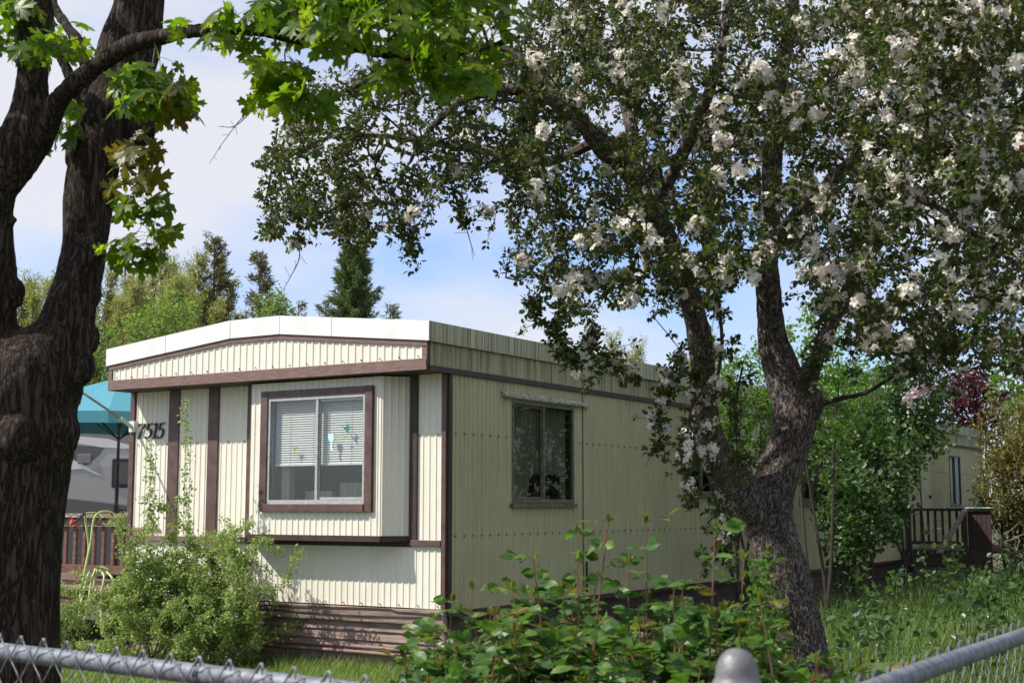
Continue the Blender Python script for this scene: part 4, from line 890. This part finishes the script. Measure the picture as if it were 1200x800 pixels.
Dl = unit(ax*.55+rdir(n)*.85+np.array([0, 0, -.15])); scatter('leaves', T_leaf, P+ax*.010+Dl*.008, Dl, unit(rdir(n, .5)+ax*.6), rs.uniform(.016, .037, n), M['leaf_apple'], at_)
# blossom clusters: thicker on the near right side
P, D = leaf_sites(nd, paths, rad, .24, .0055, .03, rs); Pw = P+ao
px = 600+FPX*Pw[:, 0]/Pw[:, 1]; side_w = np.clip((px-480)/480, .16, 1.2)*np.where(Pw[:, 1] < 5.6, 2.1, .55)*np.where(px > 980, 1.35, 1.0)
ln_ = np.array([noise.noise(Vector((float(v[0])*1.3, float(v[1])*1.3, float(v[2])*1.3))) for v in Pw])
sel = rs.random(len(P)) < side_w*(1+1.4*ln_); C_ = P[sel]
hc = np.concatenate([np.concatenate([h[i:i+1] for i in range(3, len(h), 4)]) for k, h in enumerate(HG[:4]+HG[9:10])]); C_ = np.concatenate([C_, hc])
fl_, fd, fs = [], [], []
for c in C_:
    k = rs.integers(8, 17); d = rdir(k, .1)
    for v in d: fl_.append(c+v*rs.uniform(.016, .032)); fd.append(v)
fl_ = np.array(fl_); fd = np.array(fd); n = len(fl_); print('flowers', n)
scatter('blossoms', T_flower, fl_, rdir(n), fd, rs.uniform(.015, .022, n), M['blossom'], at_)
P, D = leaf_sites(nd, paths, rad, .45, .0055, .05, rs); P = np.repeat(P, 5, 0); n = len(P); v = rdir(n)
scatter('faded_blossoms', T_spray, P+v*.02, rdir(n), rdir(n), rs.uniform(.010, .019, n), M['blossom_old'], at_)

# ------------------------------------------------------------------ roses in the middle foreground
def rose(name, label, c, wx, wy, tops, ncane, seed, group='rose bushes behind the fence'):
    rs = np.random.default_rng(seed); c = np.array(c, float); t = thing(name, label, 'rose bush', tuple(c), 0, group)
    old = MB(); young = MB(); P, D, N, S, Y_ = [], [], [], [], []
    spec = [(np.array([rs.normal()*wx*.55, rs.normal()*wy*.5, 0]), None) for _ in range(ncane)]+[(None, q) for q in tops]
    for b, q in spec:
        if q is None:
            hgt = rs.uniform(.74, 1.0)*tops_h(tops)*.97*max(.6, 1-.35*(b[0]/(wx*1.3))**2); tip = np.array([b[0]*1.5+rs.normal()*.06, b[1]*1.5+rs.normal()*.1, hgt])
        else: tip = np.array([q[0], q[1], q[2]]); b = np.array([q[0]*.45, q[1]*.45, 0])
        m_ = (b*.35+tip*.65)*np.array([1, 1, .9])+rs.normal(size=3)*.05
        C = pline([[*b, 0], [*(b*.6+m_*.4+rs.normal(size=3)*.02), 0], [*m_, 0], [*tip, 0]], 7)[:, :3]; n = len(C)
        young.tube(C, np.linspace(.0055, .0018, n), 5)
        for i in range(5, n):
            for _ in range(3 if q is None else (2 if i < n*.7 else 1)):
                z = C[i]; hi = i/n
                if z[2] < .35: continue
                a = rs.uniform(0, 6.28); d = np.array([math.cos(a), math.sin(a), rs.uniform(.1, .7)]); d = unit(d); L_ = rs.uniform(.07, .12)*(1.0 if hi < .9 else .6)
                e = z+d*L_+np.array([0, 0, -.02]); mid = (z+e)/2+np.array([0, 0, .008]); young.tube([z, mid, e], .0012, 3, cap=False)
                sd_ = unit(np.cross(d, [0, 0, 1])); new = rs.random() < (.35 if i >= n-1 else .02)
                for (f, s_, ang, sc) in ((1, 0, 0, 1.15), (.68, 1, .9, 1), (.68, -1, .9, 1), (.36, 1, 1.0, .85), (.36, -1, 1.0, .85)):
                    if new and f < .5: continue
                    pp = z+(e-z)*f; dd = unit(d*math.cos(ang)+sd_*s_*math.sin(ang)+np.array([0, 0, rs.uniform(-.5, .1)]))
                    P.append(pp+dd*.006); D.append(dd); N.append(unit(np.array([0, 0, 1])+rs.normal(size=3)*.6)); S.append(rs.uniform(.035, .055)*sc*(.85 if new else 1)); Y_.append(new)
        e = C[-1]
        for _ in range(4): P.append(e); D.append(unit(np.array([rs.normal()*.4, rs.normal()*.4, 1]))); N.append(rdir(1)[0]); S.append(.03); Y_.append(True)
    young.build('canes', M['cane'], t)
    P, D, N, S, Y_ = map(np.array, (P, D, N, S, Y_))
    scatter('leaves', T_leaf_w, P[~Y_], D[~Y_], N[~Y_], S[~Y_], M['leaf_rose'], t); o = scatter('young_leaves', T_leaf, P[Y_], D[Y_], N[Y_], S[Y_], M['leaf_rose_new'], t)
    return t
def tops_h(q): return float(np.median([a[2] for a in q]))
def top_at(c, pts): return [tuple(W(a, b, c[1]+dy)-np.array([c[0], c[1], 0])) for a, b, dy in pts]
c1 = W(690, 900, 3.7)*np.array([1, 1, 0])
rose('rose_bush', 'leafy rose bush with tall red new shoots in the middle foreground', c1, .42, .35, top_at(c1, [(713, 612, 0), (676, 625, .05), (757, 612, -.05), (625, 655, .1), (600, 690, 0), (736, 660, .1), (790, 690, -.1), (660, 690, .2), (700, 680, .1), (580, 735, 0), (760, 700, 0)]), 76, 5)
c2 = W(830, 900, 3.4)*np.array([1, 1, 0])
rose('rose_bush', 'rose bush with arching red canes just left of the domed fence post', c2, .22, .28, top_at(c2, [(838, 620, 0), (872, 655, .1), (800, 690, 0), (890, 700, -.1), (850, 715, .1)]), 38, 16)
c3 = W(540, 900, 4.1)*np.array([1, 1, 0])
rose('rose_bush', 'small sparse rose bush in front of the brown skirting corner', c3, .24, .3, top_at(c3, [(553, 690, 0), (530, 705, 0), (575, 720, .1), (507, 728, .1), (556, 735, 0), (500, 745, 0)]), 22, 9)

# ------------------------------------------------------------------ shrubs and trees
def shrub(name, label, cat, base, center, rads, nattr, leafm, leafs, per, mat_tw='twig', seed=1, tmpl=T_leaf, stems=7, step=.12, lump=.35, inner=.25, group=None, thr=.006, r0=.0018, z0=None, rmax=.03, extra=None, droop=-.1):
    rs = np.random.default_rng(seed); base = np.array(base, float); t = thing(name, label, cat, tuple(base), 0, group)
    c = np.array(center, float)-base; A_ = blob_cloud(c, rads, nattr, rs, lump, inner, seed*3.1)
    if extra is not None: A_ = np.concatenate([A_, np.asarray(extra)-base])
    A_ = A_[A_[:, 2] > .05]; seeds = []; mb = MB()
    for k in range(stems):
        b = np.array([rs.normal()*rads[0]*.12, rs.normal()*rads[1]*.12, 0]); e = c+np.array([rs.normal()*rads[0]*.4, rs.normal()*rads[1]*.4, rs.uniform(-.5, .3)*rads[2]])
        C = pline([[*b, 0], [*(b*.7+e*.3+rs.normal(size=3)*.05), 0], [*(b*.3+e*.7), 0], [*e, 0]], 5)[:, :3]; mb.tube(C, np.linspace(rmax, rmax*.3, len(C)), 6); seeds.append(C[2:])
    nd, par, paths = grow(np.concatenate(seeds), A_, step, .15, 0, .05, rs); rad, _ = twig_radii(nd, par, r0, .45, rmax*.6)
    twig_mesh(mb, nd, par, paths, rad, 4); mb.build('stems', M[mat_tw], t)
    P, D = leaf_sites(nd, paths, rad, per, thr, leafs[1]*2.1, rs); n = len(P); Dl = unit(D*.5+unit(rs.normal(size=(n, 3)))*.8+np.array([0, 0, droop])); N = unit(unit(rs.normal(size=(n, 3)))+np.array([0, 0, .9]))
    scatter('leaves', tmpl, P, Dl, N, rs.uniform(*leafs, n), M[leafm], t)
    return t, nd, paths
def G(px, Y): p = W(px, 700, Y); return (p[0], Y, 0.0)
def upright(x, y, z): return np.array([x, y, z])
# tangled bush against the front wall with two tall shoots
b0 = H(-.75, 3.0); shoots = []
for (px_, py_) in ((216, 472), (176, 524)):
    for py in np.linspace(py_, 620, 9): shoots.append(W(px_+(py-py_)*.03, py, 13.4))
t1, _, _ = shrub('overgrown_shrub', 'tangled pale green shrub with two tall shoots against the front wall', 'shrub', tuple(b0), tuple(b0+np.array([.28, -.1, .66])), (.90, .6, .78), 900, 'leaf_bush', (.020, .042), 26, 'twig_pale', 31, T_leaf, 12, .09, .8, .2, extra=shoots, rmax=.012, r0=.0013)
b1 = H(-.8, 2.15); shrub('creeping_shrub', 'low pale leaved shrub trailing in front of the brown skirting', 'shrub', tuple(b1), tuple(b1+np.array([0, 0, .42])), (.50, .4, .5), 220, 'leaf_bush', (.022, .042), 22, 'twig_pale', 32, T_leaf, 6, .09, .3, .2, rmax=.010, r0=.0013)
b2 = H(-.45, 4.5); shrub('climbing_shrub', 'loose green shrub growing up around the hose at the deck', 'shrub', tuple(b2), tuple(b2+np.array([-.2, -.2, .42])), (.48, .42, .42), 170, 'leaf_bush', (.024, .045), 10, 'twig_pale', 33, T_leaf, 7, .09, .3, .2, rmax=.010, r0=.0013)
# right side
def at_px(px, py, Y): return tuple(W(px, py, Y))
shrub('lilac_bush', 'broad green lilac bush with a few pink flowers beside the porch', 'shrub', G(1018, 19.0), at_px(1014, 560, 19.0), (.80, .85, 1.12), 480, 'leaf_lilac', (.06, .10), 6.5, seed=41, tmpl=T_leaf_w, stems=5, step=.2, r0=.003, thr=.014, rmax=.02, lump=.75)
shrub('flowering_shrub', 'tall dark shrub topped with pale pink flower heads above the porch', 'shrub', G(1075, 22.0), at_px(1060, 478, 22.0), (.72, .8, .95), 340, 'leaf_lilac', (.06, .10), 6.5, seed=42, tmpl=T_leaf_w, stems=5, step=.2, r0=.003, thr=.014, rmax=.025)
rs = np.random.default_rng(77); lt = [o for o in bpy.data.objects if o.name == 'flowering_shrub'][0]; lo = np.array(lt.location)
for (a, b) in ((1088, 449), (1078, 457), (1067, 466)):
    k = 80; fp_ = W(a, b, 20.9)-lo+rs.normal(size=(k, 3))*np.array([.06, .06, .10]); scatter('flower_head', T_flower, fp_, rdir(k), rdir(k, .6), rs.uniform(.018, .032, k), M['lilac_flower'], lt)
shrub('young_tree', 'bright green leafy young tree rising behind the apple trunk', 'tree', G(955, 15.5), at_px(958, 450, 15.5), (.75, .7, .9), 330, 'leaf_bright', (.035, .07), 7, seed=43, tmpl=T_leaf, stems=4, step=.16, r0=.0025, thr=.012, rmax=.025)
shrub('young_tree', 'dark leaved young tree between the apple trunk and the lilac bush', 'tree', G(990, 17.0), at_px(1000, 600, 17.0), (.45, .5, .75), 170, 'leaf_lilac', (.05, .09), 6.5, seed=44, tmpl=T_leaf_w, stems=4, step=.18, r0=.0025, thr=.012, rmax=.022)
shrub('leafy_shrub', 'bright green shrub between the two apple limbs in front of the side wall', 'shrub', G(868, 16.0), at_px(868, 478, 16.0), (.55, .5, .95), 230, 'leaf_bright', (.035, .07), 7, seed=45, stems=6, step=.15, r0=.0025, thr=.012, rmax=.025)
shrub('purple_leaf_tree', 'purple leaved tree above the far end of the home', 'tree', G(1152, 32.5), at_px(1146, 472, 32.5), (1.0, .9, .95), 480, 'leaf_purple', (.07, .12), 6, seed=46, stems=6, step=.25, r0=.004, thr=.02, rmax=.05)
shrub('golden_cypress', 'golden brown bushy conifer past the far end of the home', 'conifer', G(1192, 26.0), at_px(1200, 565, 26.0), (.80, .8, 1.5), 800, 'leaf_gold', (.07, .14), 9, seed=47, tmpl=T_spray, stems=5, step=.2, r0=.003, thr=.02, rmax=.04, droop=.4)
shrub('golden_cypress', 'second golden conifer partly cut by the right edge of the photo', 'conifer', G(1262, 25.0), at_px(1262, 560, 25.0), (.9, .8, 1.6), 420, 'leaf_gold', (.07, .14), 9, seed=48, tmpl=T_spray, stems=5, step=.2, r0=.003, thr=.02, rmax=.04, droop=.4)
shrub('garden_tree', 'bright green tree at the right edge above the golden conifers', 'tree', G(1215, 30.0), at_px(1228, 450, 30.0), (1.15, 1.0, 1.5), 420, 'leaf_bright', (.07, .12), 6, seed=49, tmpl=T_leaf_w, stems=6, step=.28, r0=.004, thr=.02, rmax=.06)
shrub('garden_tree', 'green tree showing between the lilac and the roof line', 'tree', G(1010, 30.0), at_px(1000, 470, 30.0), (1.4, 1.4, 1.0), 380, 'leaf_bright', (.07, .12), 6, seed=50, tmpl=T_leaf, stems=6, step=.28, r0=.004, thr=.02, rmax=.06)
# trees behind the home
def poplar(px, top, Y, seed, label, leafm='leaf_poplar', wide=.9, dens=1.0):
    rs = np.random.default_rng(seed); b = W(px, 600, Y); b[2] = 0; t = thing('poplar_tree', label, 'tree', tuple(b), 0, 'thin spring trees behind the home'); h = W(px, top, Y)[2]
    mb = MB(); P = []; D = []
    for s_ in range(rs.integers(4, 7)):
        x0 = rs.normal()*wide*.6; hh = h*rs.uniform(.78, 1); C = pline([[0, 0, 0, .05], [x0*.4, rs.normal()*.1, hh*.3, .04], [x0*.8+rs.normal()*.06, rs.normal()*.2, hh*.65, .025], [x0+rs.normal()*.1, rs.normal()*.2, hh, .006]], 7); mb.tube(C[:, :3], C[:, 3], 6)
        for i in range(5, len(C)):
            for _ in range(int(9*dens)):
                a = rs.uniform(0, 6.28); L_ = rs.uniform(.3, 1.0)*wide*(1.15-.8*i/len(C)); d = np.array([math.cos(a)*.45, math.sin(a)*.45, .85]); q0 = C[i, :3]; q1 = q0+d*L_*.5; q2 = q0+d*L_+[0, 0, .12*L_]
                mb.tube([q0, q1, q2], [.010, .007, .003], 3, cap=False); k = rs.poisson(24*dens); tt = rs.random((k, 1)); P.append(q0+(q2-q0)*tt+rs.normal(size=(k, 3))*.05); D.append(np.repeat(d[None], k, 0))
    mb.build('trunk', M['twig_pale'], t); P = np.concatenate(P); D = np.concatenate(D); n = len(P)
    scatter('leaves', T_spray, P, unit(D+unit(rs.normal(size=(n, 3)))), unit(rs.normal(size=(n, 3))), rs.uniform(.05, .10, n), M[leafm], t)
for i, (px, top, Y, lm, lab) in enumerate([(28, 318, 30, 'leaf_poplar', 'pale sprouting tree left of the maple trunk gap'), (58, 310, 31, 'leaf_poplar', 'pale sprouting tree seen in the gap of the forked maple'), (122, 330, 29, 'leaf_poplar', 'pale thin tree just right of the maple trunk'), (143, 312, 31, 'leaf_poplar', 'pale thin tree over the left end of the roof'),
    (165, 306, 30, 'leaf_poplar', 'pale thin many stemmed tree over the left roof slope'), (190, 300, 32, 'leaf_poplar', 'tall pale thin tree left of the green one'), (212, 304, 33, 'leaf_poplar', 'pale thin tree beside the first dark conifer'), (272, 350, 34, 'leaf_poplar', 'short pale tree between the two dark conifers'), (-20, 330, 30, 'leaf_poplar', 'pale thin tree hidden mostly by the maple trunk'), (85, 330, 32, 'leaf_poplar', 'pale thin tree right behind the right maple stem'),
    (134, 338, 33, 'leaf_poplar', 'pale thin tree showing just above the left roof corner'), (178, 318, 34, 'leaf_poplar', 'pale thin tree standing behind the many stemmed one'), (228, 318, 35, 'leaf_poplar', 'pale thin tree right behind the first dark conifer'), (40, 340, 34, 'leaf_poplar', 'lower pale tree in the gap of the forked maple'), (154, 326, 35, 'leaf_poplar', 'lower pale tree filling in over the left roof slope'),
    (735, 398, 42, 'leaf_poplar', 'pale hazy tree over the middle of the roof'), (770, 396, 43, 'leaf_poplar', 'pale hazy tree over the roof beside the apple limb')]):
    poplar(px, top, Y, 60+i, lab, lm, 1.35 if i < 15 else 1.8, 1.25 if i < 15 else 1.0)
for (px, py, Y, r, s_, lab) in ((196, 392, 27, (.75, .8, .8), 71, 'fresh green bushy tree behind the left roof slope'), (112, 440, 26, (.8, .7, 1.2), 72, 'fresh green bushy tree between maple trunk and roof corner'), (325, 372, 30, (.4, .4, .6), 73, 'small fresh green treetop over the roof peak')):
    shrub('bushy_tree', lab, 'tree', G(px, Y), at_px(px, py, Y), r, 330, 'leaf_fresh', (.05, .09), 6, 'twig_pale', s_, T_leaf, 6, .25, .35, .2, thr=.02, r0=.004, rmax=.05)
def conifer(px, top, Y, rad_, seed, label, leafm, dens=1.0):
    rs = np.random.default_rng(seed); b = W(px, 600, Y); b[2] = 0; t = thing('conifer_tree', label, 'conifer', tuple(b), 0, 'conifers behind the home'); h = W(px, top, Y)[2]
    mb = MB(); mb.tube([(0, 0, 0), (.03, 0, h*.5), (0, 0, h)], [.12, .07, .008], 8); P = []; D = []
    nb = int(190*dens)
    for k in range(nb):
        f = .25+.74*((k+rs.random())/nb); z = h*f; L_ = rad_*(1.06-f)**.8*rs.uniform(.55, 1.25)+.08; a = rs.uniform(0, 6.28); d = np.array([math.cos(a), math.sin(a), rs.uniform(.35, .9)])
        q = np.array([[0, 0, z], [d[0]*L_*.5, d[1]*L_*.5, z+d[2]*L_*.32], [d[0]*L_, d[1]*L_, z+d[2]*L_*.95]]); mb.tube(q, [.012, .008, .003], 3, cap=False)
        n = rs.poisson(80*dens*(.35+L_)); tt = rs.random(n)**.7; pp = q[0]*(1-tt[:, None])**2+2*q[1]*(tt*(1-tt))[:, None]+q[2]*(tt**2)[:, None]; P.append(pp+rs.normal(size=(n, 3))*.055*(1.1-tt[:, None]*.6)); D.append(unit(d+rs.normal(size=(n, 3))*.7))
    mb.build('trunk', M['twig'], t); P = np.concatenate(P); D = np.concatenate(D); n = len(P)
    scatter('needles', T_spray, P, D, unit(rs.normal(size=(n, 3))), np.stack([rs.uniform(.08, .17, n), np.full(n, .09), np.full(n, .09)], 1), M[leafm], t)
conifer(243, 277, 33, 1.05, 81, 'thin dark conifer rising left of the roof peak', 'needle_dark', .9)
conifer(298, 296, 34, .85, 82, 'dark conifer rising above the roof peak', 'needle_dark', .9)
conifer(412, 290, 31, 1.25, 83, 'dense green conifer above the right half of the front roof', 'needle_green', 1.9)
conifer(378, 352, 36, .6, 84, 'small dark conifer tip left of the green conifer', 'needle_dark', .6); conifer(345, 354, 36, .6, 85, 'small dark conifer tip just right of the roof peak', 'needle_dark', .5); conifer(455, 356, 34, .5, 86, 'low green conifer tip right of the tall green conifer', 'needle_green', .6)
# rest of the street; nearer right trees unseen, added to shade the side wall
for (px, py, Y, r, s_, lab) in ((-420, 480, 34, (3.5, 2.5, 3.2), 91, 'broad tree past the left edge of the photo'), (1620, 470, 36, (3.5, 2.5, 3.0), 92, 'broad tree past the right edge of the photo'), (1400, 500, 30, (2.2, 2, 2.4), 93, 'round tree right of the golden conifers'), (1900, 480, 9.5, (1.9, 1.8, 2.1), 94, 'unseen near leafy tree added to dim the side wall and its windows'), (1500, 520, 16, (2.0, 2, 2.5), 95, 'unseen leafy tree added right of the home to dim the side wall'), (1520, 505, 22, (2.2, 2.1, 2.8), 96, 'unseen bushy tree added behind the nearer one to dim the side wall')):
    shrub('garden_tree', lab, 'tree', G(px, Y), at_px(px, py, Y), r, 260, 'leaf_bright', (.14, .24), 7, 'twig', s_, T_leaf, 6, .5, .3, .2, thr=.03, r0=.008, rmax=.12)

# ------------------------------------------------------------------ grass and weeds
def grass(name, xy, hmin, hmax, mat, width=.006, seed=1, lean=.5):
    rs = np.random.default_rng(seed); n = len(xy); h = rs.uniform(hmin, hmax, n); a = rs.uniform(0, 6.28, n)
    P = np.c_[xy, np.full(n, -.02)]; D = unit(np.c_[np.cos(a)*lean*rs.random(n), np.sin(a)*lean*rs.random(n), np.ones(n)]); N = unit(np.c_[np.cos(a), np.sin(a), np.zeros(n)])
    o = scatter(name, T_blade, P, D, N, np.stack([h, np.full(n, width)*rs.uniform(.7, 1.5, n)*2, h], 1), M[mat]); return kind(o, 'stuff')
rs = np.random.default_rng(55)
def outside_home(xy):
    d = xy-HC; x = d@HL; y = d@HF; return ~((x > -.02) & (x < LEN) & (y > 0.0) & (y < WID))
def ground_pts(n, Y0, Y1, px0, px1, pw=1.0):
    Y = Y0+(Y1-Y0)*rs.random(n)**pw; px = rs.uniform(px0, px1, n); xy = np.c_[(px-600)/FPX*Y, Y]; return xy[outside_home(xy)]
xy = np.concatenate([ground_pts(60000, 3.2, 15.5, -260, 760, .8), ground_pts(26000, 10.5, 15.2, -60, 560, .8)])
grass('lawn_grass', xy, .04, .13, 'grass', .004, 3, .9)
xy = ground_pts(7000, 11, 14, 330, 540); grass('lawn_grass', xy, .08, .22, 'grass', .003, 4, .7)
xy = ground_pts(80000, 4.5, 27, 800, 1420, .9); d = (xy-HC)@HF; m_ = d < -1.5+rs.normal(size=len(xy))*.35
k_ = np.array([noise.noise(Vector((float(a)*.7, float(b)*.7, 2))) for a, b in xy]); m_ &= rs.random(len(xy)) < .75+.8*k_
grass('tall_grass', xy[m_], .28, .66, 'tall_grass', .005, 5, .55)
xy = ground_pts(9000, 5, 13, 480, 960); grass('tall_grass', xy, .12, .42, 'tall_grass', .005, 6, .6)
# broad leaved ground cover among the grass
P, D, N, S = [], [], [], []
cs = ground_pts(650, 5.5, 24, 820, 1400, .8); cs = cs[(cs-HC)@HF < -.9]
for c in cs:
    h = rs.uniform(.2, .65); k = rs.integers(8, 18); a = rs.uniform(0, 6.28, k); r = rs.uniform(.02, .2, k); P.append(np.c_[c[0]+np.cos(a)*r, c[1]+np.sin(a)*r, rs.uniform(.3, 1.05, k)*h]); D.append(np.c_[np.cos(a), np.sin(a), rs.uniform(-.5, .4, k)]); N.append(rdir(k, 1.2)); S.append(rs.uniform(.03, .075, k))
kind(scatter('ground_cover', T_leaf, np.concatenate(P), unit(np.concatenate(D)), np.concatenate(N), np.concatenate(S), M['leaf_lilac']), 'stuff')
# saplings standing up out of the grass
for i, (px, py, Y, lab) in enumerate([(1035, 672, 11.5, 'thin sapling standing in shade right of the apple trunk'), (1110, 628, 15.0, 'leafy sapling before the porch steps'), (1165, 660, 12.0, 'dark sapling in the tall grass near the right edge'), (1130, 690, 9.5, 'broad leaved sapling above the right fence rail'), (1185, 640, 16.0, 'leafy sapling below the golden conifer'), (1000, 720, 8.5, 'low sapling right of the apple trunk base')]):
    b = G(px, Y); z = W(px, py, Y)[2]; shrub('maple_sapling', lab, 'sapling', b, (b[0], b[1], z*.72), (.28, .28, z*.36), 30, 'leaf_lilac', (.04, .075), 3.2, seed=100+i, tmpl=T_leaf_w, stems=3, step=.12, rmax=.008, r0=.0014)
shrub('trunk_sprouts', 'fresh green sprouts growing at the foot of the leaning apple trunk', 'sprouts', tuple(W(905, 860, 6.75)*np.array([1, 1, 0])), tuple(W(893, 745, 6.75)), (.13, .13, .38), 70, 'leaf_bright', (.025, .045), 7, seed=120, stems=5, step=.07, rmax=.006, r0=.0012)
br = thing('brush_pile', 'pale bare sticks piled at the foot of the golden conifer', 'brush', G(1165, 24.5)); mb = MB(); rs = np.random.default_rng(9)
for k in range(22):
    a = rs.uniform(0, 3.14); p = np.array([rs.normal()*.3, rs.normal()*.2, rs.uniform(.2, 1.0)]); d = np.array([math.cos(a), .2*rs.normal(), rs.uniform(-.6, .6)])*rs.uniform(.3, .7); mb.tube([p-d, p+rs.normal(size=3)*.05, p+d], [.012, .01, .005], 4)
mb.build('sticks', M['twig_pale'], br)

# petals dropped on the grass under the apple tree
xy = np.c_[rng.normal(1.6, 1.3, 1500), rng.normal(6.9, 1.5, 1500)]; k = len(xy)
kind(scatter('fallen_petals', T_spray, np.c_[xy, rng.uniform(.02, .30, k)], rdir(k, 0, .3), rdir(k, 1.0), rng.uniform(.012, .020, k), M['blossom']), 'stuff')
